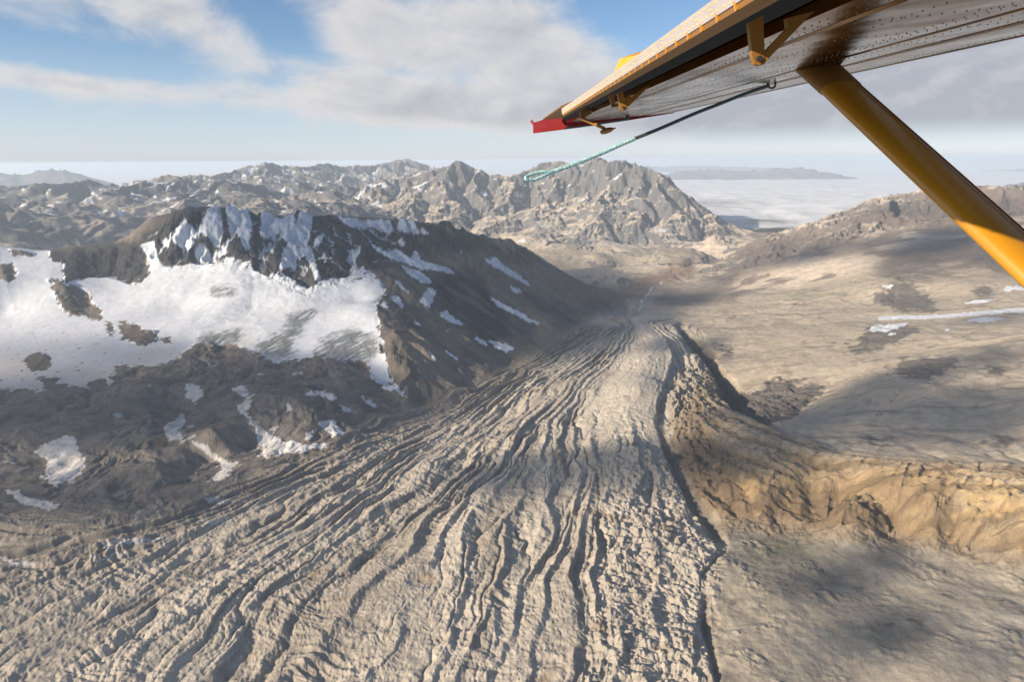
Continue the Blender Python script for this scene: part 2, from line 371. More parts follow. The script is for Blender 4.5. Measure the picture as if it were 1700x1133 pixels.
rocks_in = [[(98, 463), (109, 473), (122, 473), (148, 486), (150, 499), (169, 515), (170, 532), (148, 528), (122, 525), (102, 515), (100, 504), (87, 489), (89, 471)],
            [(198, 534), (230, 538), (237, 549), (256, 549), (263, 567), (241, 575), (222, 571), (204, 562), (200, 549)], [(172, 532), (189, 538), (191, 552), (182, 560), (178, 549)],
            [(41, 597), (59, 586), (78, 588), (87, 604), (80, 617), (59, 617), (44, 610)], [(-10, 441), (19, 437), (30, 452), (17, 471), (-10, 458)], [(76, 465), (88, 463), (84, 475)],
            [(11, 413), (56, 421), (52, 427), (22, 423)], [(60, 628), (90, 625), (110, 640), (80, 650)], [(140, 635), (175, 628), (190, 645), (150, 650)], [(262, 563), (285, 560), (280, 568)]]
ice_falls = [[(326, 575), (341, 556), (404, 547), (400, 567), (371, 576)], [(419, 586), (441, 563), (474, 549), (478, 526), (511, 513), (530, 515), (500, 545), (497, 560), (482, 575), (493, 589), (460, 595)],
             [(519, 589), (534, 567), (556, 554), (600, 548), (620, 560), (632, 585), (610, 600), (600, 625), (560, 605)], [(346, 478), (389, 475), (388, 492), (350, 492)]]
snow_small = [[(270, 398), (282, 397), (280, 411), (271, 409)], [(233, 406), (256, 400), (259, 426), (274, 452), (259, 445), (246, 430)], [(285, 397), (306, 362), (322, 378), (326, 400), (311, 417), (297, 408)],
    [(330, 382), (346, 345), (365, 338), (371, 386), (361, 412), (345, 393)], [(374, 340), (411, 342), (419, 374), (415, 397), (411, 419), (393, 386), (382, 393)],
    [(434, 345), (452, 345), (492, 345), (486, 386), (474, 404), (463, 386), (445, 397), (432, 389)], [(500, 350), (520, 355), (515, 386), (511, 404), (523, 434), (534, 467), (526, 467), (508, 426), (493, 430), (489, 452), (478, 440), (475, 410)],
    [(322, 412), (334, 406), (348, 419), (348, 437), (326, 437)], [(523, 397), (541, 384), (534, 400), (519, 417)], [(471, 404), (480, 445), (465, 449), (468, 425)], [(448, 400), (456, 412), (452, 422), (446, 410)],
    [(555, 358), (645, 360), (654, 385), (638, 385), (617, 376), (606, 381), (581, 376)], [(652, 360), (684, 360), (698, 390), (677, 386), (659, 383)], [(698, 376), (715, 390), (702, 388)], [(661, 399), (668, 395), (673, 410), (664, 408)],
    [(609, 401), (641, 418), (659, 415), (680, 429), (691, 415), (698, 432), (744, 445), (758, 456), (726, 450), (698, 447), (669, 436), (655, 432), (627, 418)], [(664, 439), (698, 452), (721, 473), (698, 469), (680, 457)],
    [(696, 496), (712, 478), (724, 482), (714, 512), (698, 503)], [(754, 402), (774, 428), (763, 417)], [(802, 427), (828, 436), (857, 454), (888, 480), (860, 466), (828, 447), (811, 438)], [(807, 423), (825, 429), (834, 441)],
    [(844, 473), (871, 484), (853, 487)], [(809, 490), (839, 507), (874, 524), (901, 542), (871, 531), (828, 509)], [(728, 526), (737, 514), (772, 542), (747, 535)], [(807, 563), (857, 579), (839, 586), (820, 574)], [(788, 558), (811, 571), (806, 576), (790, 564)],
    [(678, 528), (706, 545), (691, 540)], [(650, 455), (687, 492), (669, 482)], [(586, 415), (601, 406), (590, 432), (593, 464), (586, 464), (585, 440), (576, 434)], [(646, 491), (659, 491), (673, 508), (666, 512)], [(706, 577), (726, 598), (718, 598)], [(728, 572), (763, 597), (757, 600)], [(632, 505), (641, 498), (645, 514)],
    [(309, 638), (330, 641), (339, 656), (326, 671), (309, 660)], [(304, 686), (306, 701), (297, 715), (308, 730), (282, 730), (272, 712), (293, 697)], [(389, 675), (419, 665), (411, 686), (426, 704), (456, 723), (482, 736), (549, 741), (482, 752), (430, 760), (426, 723), (408, 693)],
    [(384, 643), (408, 643), (417, 658), (397, 656)], [(473, 665), (484, 683), (478, 685), (472, 674)], [(523, 649), (556, 654), (554, 667), (539, 660)], [(562, 669), (589, 686), (571, 686)], [(592, 656), (629, 673), (622, 678)],
    [(511, 688), (526, 701), (549, 699), (578, 721), (545, 723), (534, 708)], [(504, 715), (519, 714), (513, 730), (504, 732)], [(313, 731), (344, 740), (363, 759), (395, 770), (378, 792), (340, 805), (372, 778), (349, 758)],
    [(57, 750), (111, 723), (126, 731), (141, 769), (130, 796), (92, 809), (69, 792), (82, 769)], [(8, 811), (69, 830), (103, 841), (69, 847), (34, 836)], [(8, 927), (53, 931), (57, 943), (15, 941)], [(160, 903), (214, 894), (283, 894), (229, 902), (183, 909)], [(141, 929), (191, 919), (229, 917), (183, 926)], [(336, 827), (382, 829), (374, 837), (344, 835)], [(320, 868), (370, 862), (400, 862), (350, 872)],
    [(1461, 474), (1488, 474), (1473, 480)], [(1588, 506), (1619, 499), (1668, 495), (1623, 504)], [(1453, 526), (1515, 524), (1556, 523), (1720, 509), (1720, 516), (1556, 529), (1461, 532)], [(1596, 533), (1635, 527), (1677, 528), (1635, 535)], [(1444, 543), (1509, 535), (1502, 541), (1473, 551), (1444, 551)],
    [(1666, 477), (1740, 471), (1740, 481), (1669, 481)], [(1662, 481), (1681, 481), (1676, 486)], [(1469, 556), (1490, 552), (1485, 558)], [(1565, 550), (1574, 543), (1575, 551)]]
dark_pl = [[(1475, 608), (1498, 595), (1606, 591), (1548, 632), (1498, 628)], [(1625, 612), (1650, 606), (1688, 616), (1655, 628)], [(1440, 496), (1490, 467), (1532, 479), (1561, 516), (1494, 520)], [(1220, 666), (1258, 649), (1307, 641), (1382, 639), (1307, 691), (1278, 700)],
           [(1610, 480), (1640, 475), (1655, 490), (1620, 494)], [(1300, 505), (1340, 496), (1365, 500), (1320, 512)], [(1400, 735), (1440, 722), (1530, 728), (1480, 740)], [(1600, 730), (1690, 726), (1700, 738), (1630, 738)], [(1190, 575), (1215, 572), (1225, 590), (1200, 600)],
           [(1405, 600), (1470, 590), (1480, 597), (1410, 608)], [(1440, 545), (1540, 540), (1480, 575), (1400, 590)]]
dark_hill = [[(1230, 430), (1280, 405), (1390, 392), (1480, 395), (1450, 420), (1330, 425), (1200, 470), (1150, 478)], [(1480, 420), (1530, 400), (1600, 395), (1700, 400), (1700, 455), (1480, 470), (1440, 455)], [(1380, 368), (1440, 350), (1560, 338), (1720, 330), (1720, 360), (1560, 360), (1470, 366)]]
m_glac = poly_mask([glac_poly], 7); m_gold = poly_mask([gold_poly], 6); m_brown = poly_mask([brown_poly], 8)
m_snow = poly_mask([snow_main], 1); m_snow = m_snow*(1-poly_mask(rocks_in, 1))
m_icef = poly_mask(ice_falls, 3); m_small = poly_mask(snow_small, 1)
m_dpl = poly_mask(dark_pl, 6); m_dhill = poly_mask(dark_hill, 9)
m_esc = poly_mask([[(1120, 760), (1170, 730), (1260, 790), (1380, 830), (1480, 858), (1480, 884), (1350, 872), (1215, 862), (1160, 835)]], 8)
m_field = poly_mask([[(1200, 870), (1350, 882), (1500, 896), (1700, 931), (2000, 971), (2000, 1480), (1195, 1480), (1185, 1050), (1195, 960)]], 5)
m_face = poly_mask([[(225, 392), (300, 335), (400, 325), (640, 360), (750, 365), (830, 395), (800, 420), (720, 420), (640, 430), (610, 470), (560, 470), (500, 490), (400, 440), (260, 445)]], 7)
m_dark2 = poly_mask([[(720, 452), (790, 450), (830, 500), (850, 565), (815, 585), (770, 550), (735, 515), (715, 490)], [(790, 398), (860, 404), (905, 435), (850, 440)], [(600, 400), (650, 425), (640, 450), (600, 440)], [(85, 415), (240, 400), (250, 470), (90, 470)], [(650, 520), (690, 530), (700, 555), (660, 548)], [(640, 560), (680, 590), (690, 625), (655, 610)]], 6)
m_ochre = poly_mask([[(640, 440), (700, 470), (680, 500), (650, 480)], [(650, 570), (700, 560), (690, 600), (660, 600)], [(730, 520), (790, 560), (770, 570), (730, 545)]], 7)
# far lit benches
near = sstep(-R2, -5800, -5500)      # 1 near, 0 beyond the near mountain
CR = [tuple(float(t) for t in q.split()) for q in CREST.split(';')]
crest_a = np.array([math.atan2(*(unproj(u, v, r=r)[:2])) for u, v, r in CR]); crest_r = np.array([q[2] for q in CR])
o_ = np.argsort(crest_a); crest = np.interp(AZ, crest_a[o_], crest_r[o_])[None, :]
front = np.where(A2 < crest_a.max(), sstep(crest*1.015-R2, 0, 60), 1.0)*np.where(A2 < crest_a.max(), 1, near)   # visible side of the near mountain
nearpart = np.where(A2 < crest_a.max(), front, near).astype(np.float32)

# ------------------------------------------------------------------ stream erosion on square grids
def base_at(x, y):
    a = np.arctan2(x, y); l = np.log(np.hypot(x, y)+1)
    fa = np.clip((a-ga[0])/(ga[1]-ga[0]), 0, len(ga)-1.001); fl = np.clip((l-gl[0])/(gl[1]-gl[0]), 0, len(gl)-1.001)
    ia = fa.astype(int); il = fl.astype(int); ta = fa-ia; tl = fl-il
    return (base[il, ia]*(1-ta)+base[il, ia+1]*ta)*(1-tl)+(base[il+1, ia]*(1-ta)+base[il+1, ia+1]*ta)*tl
def gblur(h, n):
    b = int(n); return boxblur(h.astype(np.float64), b)
def erode(x0, x1, y0, y1, cell, levels, iters, S0, seed, rough, lift, floor, hpm, fixed, diff=.02, m=.4, macro=.0):
    """uplift balanced by stream incision; returns the valley-and-ridge relief left after taking out the broad shape"""
    h = None
    for lv in range(levels):
        d = cell*2**(levels-1-lv); xs = np.arange(x0, x1, d); ys = np.arange(y0, y1, d); Xg, Yg = np.meshgrid(xs, ys)
        Bg = base_at(Xg, Yg); ny, nx = Bg.shape
        if h is None: h = gblur(Bg, max(1, int(400*cell/52/d)))+fbm(Xg/rough[0], Yg/rough[0], 6, seed)*rough[1]
        else:
            yi = np.clip((ys-py0)/pd, 0, h.shape[0]-1.001); xi = np.clip((xs-px0)/pd, 0, h.shape[1]-1.001)
            iy = yi.astype(int); ix = xi.astype(int); ty = (yi-iy)[:, None]; tx = (xi-ix)[None, :]
            h = (h[iy][:, ix]*(1-tx)+h[iy][:, ix+1]*tx)*(1-ty)+(h[iy+1][:, ix]*(1-tx)+h[iy+1][:, ix+1]*tx)*ty
            h = h+fbm(Xg/(d*4), Yg/(d*4), 3, seed+lv)*d*.25
        fx = fixed(Xg, Yg, Bg).copy()
        fx[0] = fx[-1] = True; fx[:, 0] = fx[:, -1] = True
        Uf = lift*np.clip((gblur(Bg, max(1, int(hpm*.3/d)))-floor[0])/(floor[1]-floor[0]), .12, 1.4)
        K = lift/(S0*(cell*cell)**m)
        idx = np.arange(ny*nx).reshape(ny, nx); rnd = np.random.RandomState(seed+lv).rand(9, ny, nx)
        for it in range(iters[lv]):
            h = np.where(fx, np.minimum(h, Bg), h+Uf)
            best = np.zeros((ny, nx)); rec = idx.copy(); dist = np.full((ny, nx), float(d))
            for dy in (-1, 0, 1):
                for dx in (-1, 0, 1):
                    if dy == 0 and dx == 0: continue
                    L = d*math.hypot(dx, dy); sl_ = np.full((ny, nx), -1.0)
                    ys0, ys1 = max(0, -dy), ny-max(0, dy); xs0, xs1 = max(0, -dx), nx-max(0, dx)
                    sl_[ys0:ys1, xs0:xs1] = (h[ys0:ys1, xs0:xs1]-h[ys0+dy:ys1+dy, xs0+dx:xs1+dx])/L
                    sl_ = np.where(sl_ > 0, sl_*(.72+.56*rnd[(dy+1)*3+dx+1]), sl_)
                    m_ = sl_ > best; best = np.where(m_, sl_, best); rec = np.where(m_, idx+dy*nx+dx, rec); dist = np.where(m_, L, dist)
            rec = np.where(fx, idx, rec)
            order = np.argsort(h.ravel()); rl = rec.ravel().tolist(); A = [1.0]*(ny*nx); ol = order.tolist()
            for i in reversed(ol):
                r_ = rl[i]
                if r_ != i: A[r_] += A[i]
            A = np.array(A)*d*d; f = (K*A**m/dist.ravel()).tolist(); hl = h.ravel().tolist()
            for i in ol:
                r_ = rl[i]
                if r_ != i:
                    hr = hl[r_]
                    if hl[i] > hr: q = f[i]; hl[i] = (hl[i]+q*hr)/(1+q)
            h = np.array(hl).reshape(ny, nx)
            hp = np.pad(h, 1, mode='edge'); h = h+diff*(hp[:-2, 1:-1]+hp[2:, 1:-1]+hp[1:-1, :-2]+hp[1:-1, 2:]-4*h)
        px0, py0, pd = x0, y0, d; Aacc = A.reshape(ny, nx)
    bl = max(1, int(hpm/d/3.4))
    det = h-gblur(h, bl)
    return (x0, y0, d, det.astype(np.float32), np.log2(Aacc/d/d).astype(np.float32))
def at_grid(E, k=3, out=0.0):
    fx = (X-E[0])/E[2]+WX*min(1, 26/E[2]*2)*3.2; fy = (Y-E[1])/E[2]+WY*min(1, 26/E[2]*2)*3.2; F = E[k]; ny, nx = F.shape
    ins = (fx > 0) & (fx < nx-1) & (fy > 0) & (fy < ny-1)
    fx = np.clip(fx, 0, nx-1.001); fy = np.clip(fy, 0, ny-1.001); ix = fx.astype(np.int32); iy = fy.astype(np.int32)
    tx = (fx-ix).astype(np.float32); ty = (fy-iy).astype(np.float32)
    v = (F[iy, ix]*(1-tx)+F[iy, ix+1]*tx)*(1-ty)+(F[iy+1, ix]*(1-tx)+F[iy+1, ix+1]*tx)*ty
    ed = np.clip(np.minimum.reduce([fx, nx-1-fx, fy, ny-1-fy])/8, 0, 1)
    return np.where(ins, v*ed, out).astype(np.float32)
EF = erode(-20500, 14500, 6200, 25500, 52.0, 3, (30, 12, 7), .85, 700, (2600, 120), 14.0, (-1300, -500), 1900, lambda x, y, b: b < -1185)
EN = erode(-5200, 1400, 2300, 6300, 11.0, 3, (26, 12, 7), 1.0, 720, (420, 30), 4.0, (-1060, -500), 420, lambda x, y, b: b < -1010)
ER = erode(500, 8200, 1500, 9300, 26.0, 2, (30, 10), .22, 740, (700, 25), 2.0, (-1150, -700), 900, lambda x, y, b: b < -1130)
def warp_for(c):
    global WX, WY
    WX = fbm(X/(c*14), Y/(c*14), 4, 780)*2.2; WY = fbm(X/(c*14)+31, Y/(c*14)+7, 4, 784)*2.2
warp_for(52.0)
dF, aF = at_grid(EF), at_grid(EF, 4)
warp_for(11.0)
dN, aN = at_grid(EN), at_grid(EN, 4)
warp_for(26.0)
dR, aR = at_grid(ER), at_grid(ER, 4)
print('erosion', dF.std(), dF.min(), dF.max(), dN.std(), dR.std())

# ------------------------------------------------------------------ relief detail
Xf, Yf = X.astype(np.float32), Y.astype(np.float32)
B0 = B.copy()
w1 = fbm(X/420, Y/420, 4, 11); w2 = fbm(X/420+50, Y/420+50, 4, 19)
Hh = B.copy()
G = samp(m_glac, U, V)*nearpart; GO = samp(m_gold, U, V)*nearpart; BR = samp(m_brown, U, V)*nearpart; SN = samp(m_snow, U, V)*nearpart
MTN = np.clip(nearpart*(1-G-GO), 0, 1)*(A2 < R(15))*np.where(B > -1160, 1, .3)*(1-sstep(A2, R(8), R(13)))
leftm = (1-sstep(U, 1000, 1060))*nearpart*(1-G)*(1-GO)
steep = sstep(slope, .12, .45)
# fall-line gullies
sel = R2 < 5600
sg = np.clip(slope, 0, 1)
gul = gullies(Xf+60*w1, Yf+60*w2, gx, gy, 430.0, 6, 3).astype(np.float32)
amp_near = leftm*(steep*(30+16*sstep(U, 600, 700))+4)*(1-.93*sstep(SN, .2, .8))*(1-.55*BR)
far = 1-nearpart
gulf = gullies(Xf+200*w1, Yf+200*w2, gx, gy, 1300.0, 6, 41).astype(np.float32)
rightm = nearpart*(1-leftm)*(1-G)*(1-GO)
Hh += gul*amp_near
dN = np.where(dN > 18, 18+(dN-18)*.35, dN)*(.30+.70*sstep(U, 190, 330))*(1-.25*np.exp(-((R2-crest)/110)**2))
dF = np.where(dF > 80, 80+(dF-80)*.5, dF)*(1.15+.35*sstep(U, 420, 720))
Hh += far*(1-sstep(U, 500, 760))*sstep(B, -1250, -1000)*(fbm((X*.8+Y*.6)/2600, (Y*.8-X*.6)/1500, 5, 295, ridged=True)-.35)*230*(R2 < 17500)
Hh += dF*far*1.1+dN*leftm*(1-.9*sstep(SN, .2, .8))*(1-.3*BR)*(1+.55*sstep(U, 600, 700))+dR*rightm*near*(.30+.6*sstep(R2, 3900, 4600)*(A2 < R(30)))*(1-samp(m_field, U, V))
gfx, gfy = grad(Hh); sfar = np.sqrt(gfx*gfx+gfy*gfy)
gulf = gullies(Xf, Yf, gfx, gfy, 420.0, 4, 41, sl=.6).astype(np.float32)
Hh += gulf*far*(.2+.8*sstep(U, 420, 720))*(sstep(sfar, .1, .7)*52+3)*sstep(B, -1290, -1150)
rid = fbm(X/260+3, Y/260, 5, 90, ridged=True)
Hh += far*(rid-.3)*26*sstep(sfar, .25, .8)*(.25+.75*sstep(U, 420, 720))
Hh += (fbm(X/160, Y/160, 5, 55)*18)*leftm*(.25+.75*steep)*(1-.8*SN)
# broken crags on the dark faces
fc = samp(m_face, U, V)*leftm
crag = fbm(X/75+w1*.8, Y/75+w2*.8, 5, 61, ridged=True)
Hh += np.exp(-((R2-crest)/70)**2)*sstep(U, 250, 290)*(1-sstep(U, 740, 800))*(fbm(X/62, Y/200, 4, 66, ridged=True)-.15)*(22-12*sstep(U, 540, 600))
Hh += fc*(crag-.2)*20*(.3+.7*steep)*sstep(U, 200, 300)
# brown debris ground with short folds and knolls
bf = fbm((X*.8-Y*.6)/70+w1*2.2, (X*.6+Y*.8)/150+w2*2.0, 5, 70, ridged=True)
bk = fbm(X/190+w2, Y/190+w1, 5, 72)
Hh += BR*(1-SN)*((bf-.2)*13*sstep(bk, .25, -.15)+bk*30)
# right plateau: long, low folds
pf = fbm((X*.35+Y*.93)/520+w1*.3, (X*.93-Y*.35)/150*.45+w2*.3, 6, 80)
Hh += rightm*sstep(-B, 700, 720)*(pf*15+gul*8*steep+fbm(X/60, Y/60, 4, 84)*3)
fieldm = samp(m_field, U, V)*nearpart
Hh += fieldm*(fbm(X/240, Y/240, 7, 87)*16-pf*12+sstep(fbm(X/90, Y/90, 3, 89), .1, .4)*fbm(X/30, Y/30, 5, 86, ridged=True)*5)
dpl = samp(m_dpl, U+5*w1*6, V+3*w2*6)*nearpart
Hh += dpl*(1-fieldm)*(fbm(X/90, Y/90, 5, 88, ridged=True))*9
# glacier: sinuous melt channels along the flow, ribs across, pitted ice near the right bottom
wob = fbm(FQ/900, FP*3, 2, 105)*.05+fbm(FQ/380, FP*6, 4, 101)*.042+fbm(FQ/110, FP*22, 3, 103)*.008
P1 = FP+wob
ch1 = vnoise(P1*10.5+3.3, FQ/1300, 110); ch2 = vnoise(P1*23, FQ/560, 112); ch3 = vnoise(P1*52, FQ/210, 113)
def chan(n, w): return np.exp(-np.abs(n)/w)
ch1m = sstep(fbm(FP*5, FQ/800, 2, 115), -.25, .15); ch2m = sstep(fbm(FP*7+4, FQ/500, 3, 116), -.15, .25); ch3m = sstep(fbm(FP*9+8, FQ/420, 3, 117), -.05, .3)
leftp = 1-sstep(FP, .30, .55)
ch2m = np.maximum(ch2m, leftp*.9); ch3m = np.maximum(ch3m, leftp*.8)
d1 = chan(ch1, .05)*ch1m; d2 = chan(ch2, .075)*ch2m; d3 = chan(ch3, .13)*ch3m
conv = np.clip(FQ/1500, .45, 1.0)
strip = sstep(FP, .70, .8)*(1-sstep(FP, .95, 1.0))*sstep(-FQ, -2250, -1800)      # the smooth pale tongue
br2 = fbm(X/300, Y/300, 3, 121)
def saw(x, w=.80):
    f = x-np.floor(x); return np.where(f < w, (f/w)**1.3, 1-sstep(f, w, 1.0))
sw1 = P1*8.2+.35+fbm(FQ/900, FP*3, 2, 118)*.6; sw2 = P1*21+fbm(FQ/500, FP*7, 3, 119)*.9
s1, s2 = saw(sw1), saw(sw2, .72)
h_g = (s1-.5)*(8+9*sstep(fbm(FQ/700, FP*4+9, 3, 122), -.25, .25)-7*sstep(FQ, 1500, 2600))*conv*sstep(FP, -.1, .1)*(1-.85*strip)+(s2-.5)*9*(1-.85*strip)+(saw(P1*44+fbm(FQ/240, FP*14, 3, 124)*1.3, .7)-.5)*5*(1-.6*strip)*sstep(fbm(FQ/300, FP*8+1, 3, 125), -.3, .2)*sstep(fbm(FQ/600, FP*5+3, 3, 120), -.35, .15)
h_g += -d1*15*conv*(1-.6*strip) - d2*10*(1-.8*strip) - d3*5*(1-.7*strip)
zone = .6+.5*sstep(fbm(FP*5+20, FQ/600, 3, 126), -.22, .18)
h_g = h_g*zone
h_g += 26*sstep(FP, .74, .93)*(1-sstep(FP, .975, 1.0))*sstep(FQ, 300, 700)*(1-sstep(FQ, 2300, 2700))
h_g += vnoise(P1*6, FQ/2500, 131)*12*conv
wr = fbm(X/130, Y/130, 3, 141)
rib = fbm(FQ/38+wr*1.2+w1*2, FP*11+w2*1.5, 4, 140, ridged=True)
rib2 = fbm(X/55+wr, Y/55+w2, 5, 143, ridged=True)
smo = sstep(fbm(FP*9+3, FQ/420, 3, 145), -.2, .3)
h_g += (rib-.25)*6*(.2+.8*sstep(-br2, -.2, .25))*(1-.5*strip)*(1-.6*smo)+(rib2-.2)*5*(1-.6*strip)*sstep(br2, -.2, .25)*(1-.7*smo)
pit = fbm(X/34, Y/34, 4, 150, ridged=True); pitm = sstep(FP, .78, .88)*sstep(FQ, 2050, 2300)
h_g += pitm*(-(pit)*11+fbm(X/80, Y/80, 3, 152)*10)
h_g += fbm(X/24, Y/26, 4, 160)*(1.2+2.4*(1-smo))
dim = fbm(X/13+wr, Y/17+w2, 3, 162, ridged=True); rip = fbm((X*.9+Y*.43)/11+wr*1.5, (Y*.9-X*.43)/38, 3, 163, ridged=True)
h_g += (dim-.2)*1.7+(rip-.2)*1.6*sstep(-br2, -.3, .3)
bank = sstep(FP, .86, .97)*(1-sstep(FP, 1.0, 1.05))
Hh += G*h_g
# ochre tributary: flow lines curving round from the right, scale-like folds
G2 = {0.0: '1150 600;1175 645;1215 680;1300 712;1420 752;1550 765;1900 775', .35: '1135 620;1150 690;1230 745;1330 785;1450 800;1600 805;1900 815', .7: '1120 640;1125 715;1170 780;1260 815;1380 842;1500 858;1900 880', 1.0: '1110 660;1112 740;1160 835;1215 862;1350 872;1500 885;1900 940'}
g2x, g2y, g2p, g2q = [], [], [], []
for p_, s_ in G2.items():
    pts = [unproj(float(a.split()[0]), float(a.split()[1]), z=-960) for a in s_.split(';')]; q = 0; last = None
    for k in range(len(pts)-1):
        for t_ in (0, .5):
            P_ = pts[k]*(1-t_)+pts[k+1]*t_
            if last is not None: q += np.linalg.norm(P_-last)
            last = P_; g2x.append(math.atan2(P_[0], P_[1])); g2y.append(math.log(math.hypot(P_[0], P_[1]))); g2p.append(p_); g2q.append(q)
g2x, g2y, g2p, g2q = map(np.array, (g2x, g2y, g2p, g2q))
P2 = upsample(smooth2(rbf_eval(g2x, g2y, rbf_fit(g2x, g2y, g2p, lam=1e-3), GA, GL), 3)).astype(np.float32)
Q2 = upsample(smooth2(rbf_eval(g2x, g2y, rbf_fit(g2x, g2y, g2q, lam=1e-3), GA, GL), 3)).astype(np.float32)
P2w = P2+fbm(Q2/160, P2*5, 4, 171)*.05
t1 = saw(P2w*6+.3, .7); t2 = saw(Q2/62+P2*3+fbm(Q2/100, P2*6, 3, 173)*1.2, .75)
Hh += GO*((t1-.5)*9+(t2-.5)*(3+5*sstep(U, 1400, 1600))*sstep(fbm(X/90, Y/90, 3, 174), -.3, .1)+(fbm(P2w*26, Q2/190, 4, 176, ridged=True)-.2)*6)
Hh += GO*sstep(-U, -1200, -1150)*(fbm(X/45, Y/45, 4, 177, ridged=True)-.3)*22
ga_ = (X*.93-Y*.36); gb_ = (X*.36+Y*.93)
gf = fbm(ga_/230+w1*.6, gb_/70+w2*.9, 5, 170, ridged=True)
gs = fbm(ga_/70+w1*.6, gb_/55+w2*.9, 4, 175, ridged=True)
esc = samp(m_esc, U, V)*nearpart
Hh += GO*((gf-.2)*15+(gs-.2)*8)+np.maximum(GO, 0)*gul*22*sstep(slope, .1, .4)+esc*(crag-.3)*14
# canyon right of the snout
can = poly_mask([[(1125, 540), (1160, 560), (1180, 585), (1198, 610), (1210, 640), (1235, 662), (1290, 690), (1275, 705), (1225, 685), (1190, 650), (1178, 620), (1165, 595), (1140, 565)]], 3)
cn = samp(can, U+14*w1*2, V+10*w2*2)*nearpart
Hh -= cn*(38+(fbm(X/30, Y/30, 4, 190, ridged=True))*22)
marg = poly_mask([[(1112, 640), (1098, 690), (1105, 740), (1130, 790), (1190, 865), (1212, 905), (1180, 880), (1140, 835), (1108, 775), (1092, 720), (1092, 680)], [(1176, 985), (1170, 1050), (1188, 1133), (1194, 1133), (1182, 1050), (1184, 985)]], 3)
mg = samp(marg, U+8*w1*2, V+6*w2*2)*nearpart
Hh -= mg*14

m_bluff = poly_mask([[(1215, 664), (1240, 652), (1262, 648), (1310, 640), (1345, 646), (1385, 640), (1350, 664), (1320, 690), (1280, 704), (1245, 690)], [(1265, 640), (1290, 628), (1300, 632), (1350, 628), (1340, 634), (1280, 642)]], 3)
blf = samp(m_bluff, U+10*w1*2, V+8*w2*2)*nearpart
Hh += -blf*20+blf*(fbm((X+Y*.6)/60, (Y-X*.6)/130, 5, 192, ridged=True)-.1)*34
# ------------------------------------------------------------------ albedo
Uc, Vc = U, V
j1 = fbm(X/60, Y/60, 5, 200); j2 = fbm(X/60+9, Y/60+9, 5, 203)
jr = (2500.0/np.maximum(R2, 900))
U, V = project(X, Y, Hh)
j3 = fbm(X/24, Y/24, 5, 206); j4 = fbm(X/24+9, Y/24+5, 5, 208)
Uj = U+(j1*20+j3*8)*np.clip(jr, .3, 1.6); Vj = V+(j2*11+j4*8)*np.clip(jr, .3, 1.6)
gx, gy = grad(Hh); slope = np.sqrt(gx*gx+gy*gy)
def C(*c): return np.array(c, np.float32)
def mixc(col, c, m): m = np.clip(m, 0, 1)[..., None].astype(np.float32); return col*(1-m)+np.asarray(c, np.float32)*m
big = fbm(X/1100, Y/1100, 5, 210); mid = fbm(X/260, Y/260, 5, 213); fine = fbm(X/45, Y/45, 4, 215)
col = np.zeros(X.shape+(3,), np.float32)+C(.235, .195, .148)
col = mixc(col, C(.175, .145, .118), sstep(mid, .0, .4)*.7)
# right plateau: beige with brown veins
vein = fbm((X*.35+Y*.93)/160+w1, (X*.93-Y*.35)/700+w2, 6, 220)
col = mixc(col, C(.42, .355, .275), rightm*.9)
col = mixc(col, C(.15, .115, .082), rightm*(1-fieldm)*np.maximum(np.exp(-np.abs(vein)/.018)*.6, sstep(aR, 5.5, 8)*.35))
col = mixc(col, C(.27, .225, .175), rightm*sstep(mid+vein*.6, .12, .5)*.75)
col = mixc(col, C(.34, .30, .25), rightm*sstep(mid-vein*.6, .15, .5)*.5)
hills = rightm*0+near*0
# far ground
ff = far*1.0
frock = sstep(slope+mid*.35-.05*aF*(aF < 7)-.20*sstep(B, -900, -700)*(1-sstep(B, -520, -400))+.10*sstep(B, -480, -380), .42, .70)
fsand = mixc(np.zeros(X.shape+(3,), np.float32)+C(.56, .465, .36), C(.40, .345, .285), sstep(big+mid*.5, -.05, .35))
fcol = mixc(fsand, C(.098, .10, .108), frock*.9)
fcol = mixc(fcol, C(.30, .25, .185), sstep(-B, 1120, 1190)*(1-frock)*.7)
rh = far*sstep(A2, R(13), R(19))
fcol = mixc(fcol, C(.17, .13, .105), rh*sstep(big+mid*.8+frock*.3, .0, .3)*.8)
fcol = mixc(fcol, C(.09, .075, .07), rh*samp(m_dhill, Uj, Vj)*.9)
lf = far*(1-sstep(U, 560, 760))*sstep(-V, -420, -400)
fcol = mixc(fcol, C(.105, .105, .11), lf*(.5+.4*sstep(big, -.3, .2)))  # left far slopes darkened to grey-blue, a haze tone put into the colour
# far snow: gullies and benches at height
fs = fbm(X/330, Y/330, 5, 230)-frock*.12-dF*.0009
fsn = sstep(fs+sstep(Hh, -900, -200)*.40, .41, .46)*(1-sstep(slope, .75, 1.0))
fsn = np.maximum(fsn, lf*sstep(fbm((X+Y)/260+3, (X-Y)/520, 5, 232)-dF*.0012+sstep(Hh, -1000, -300)*.16, .40, .44))
fcol = mixc(fcol, C(.68, .69, .70), fsn*(R2 > 9800)*(1-rh))
col = col*(1-ff[..., None].astype(np.float32))+fcol*ff[..., None].astype(np.float32)
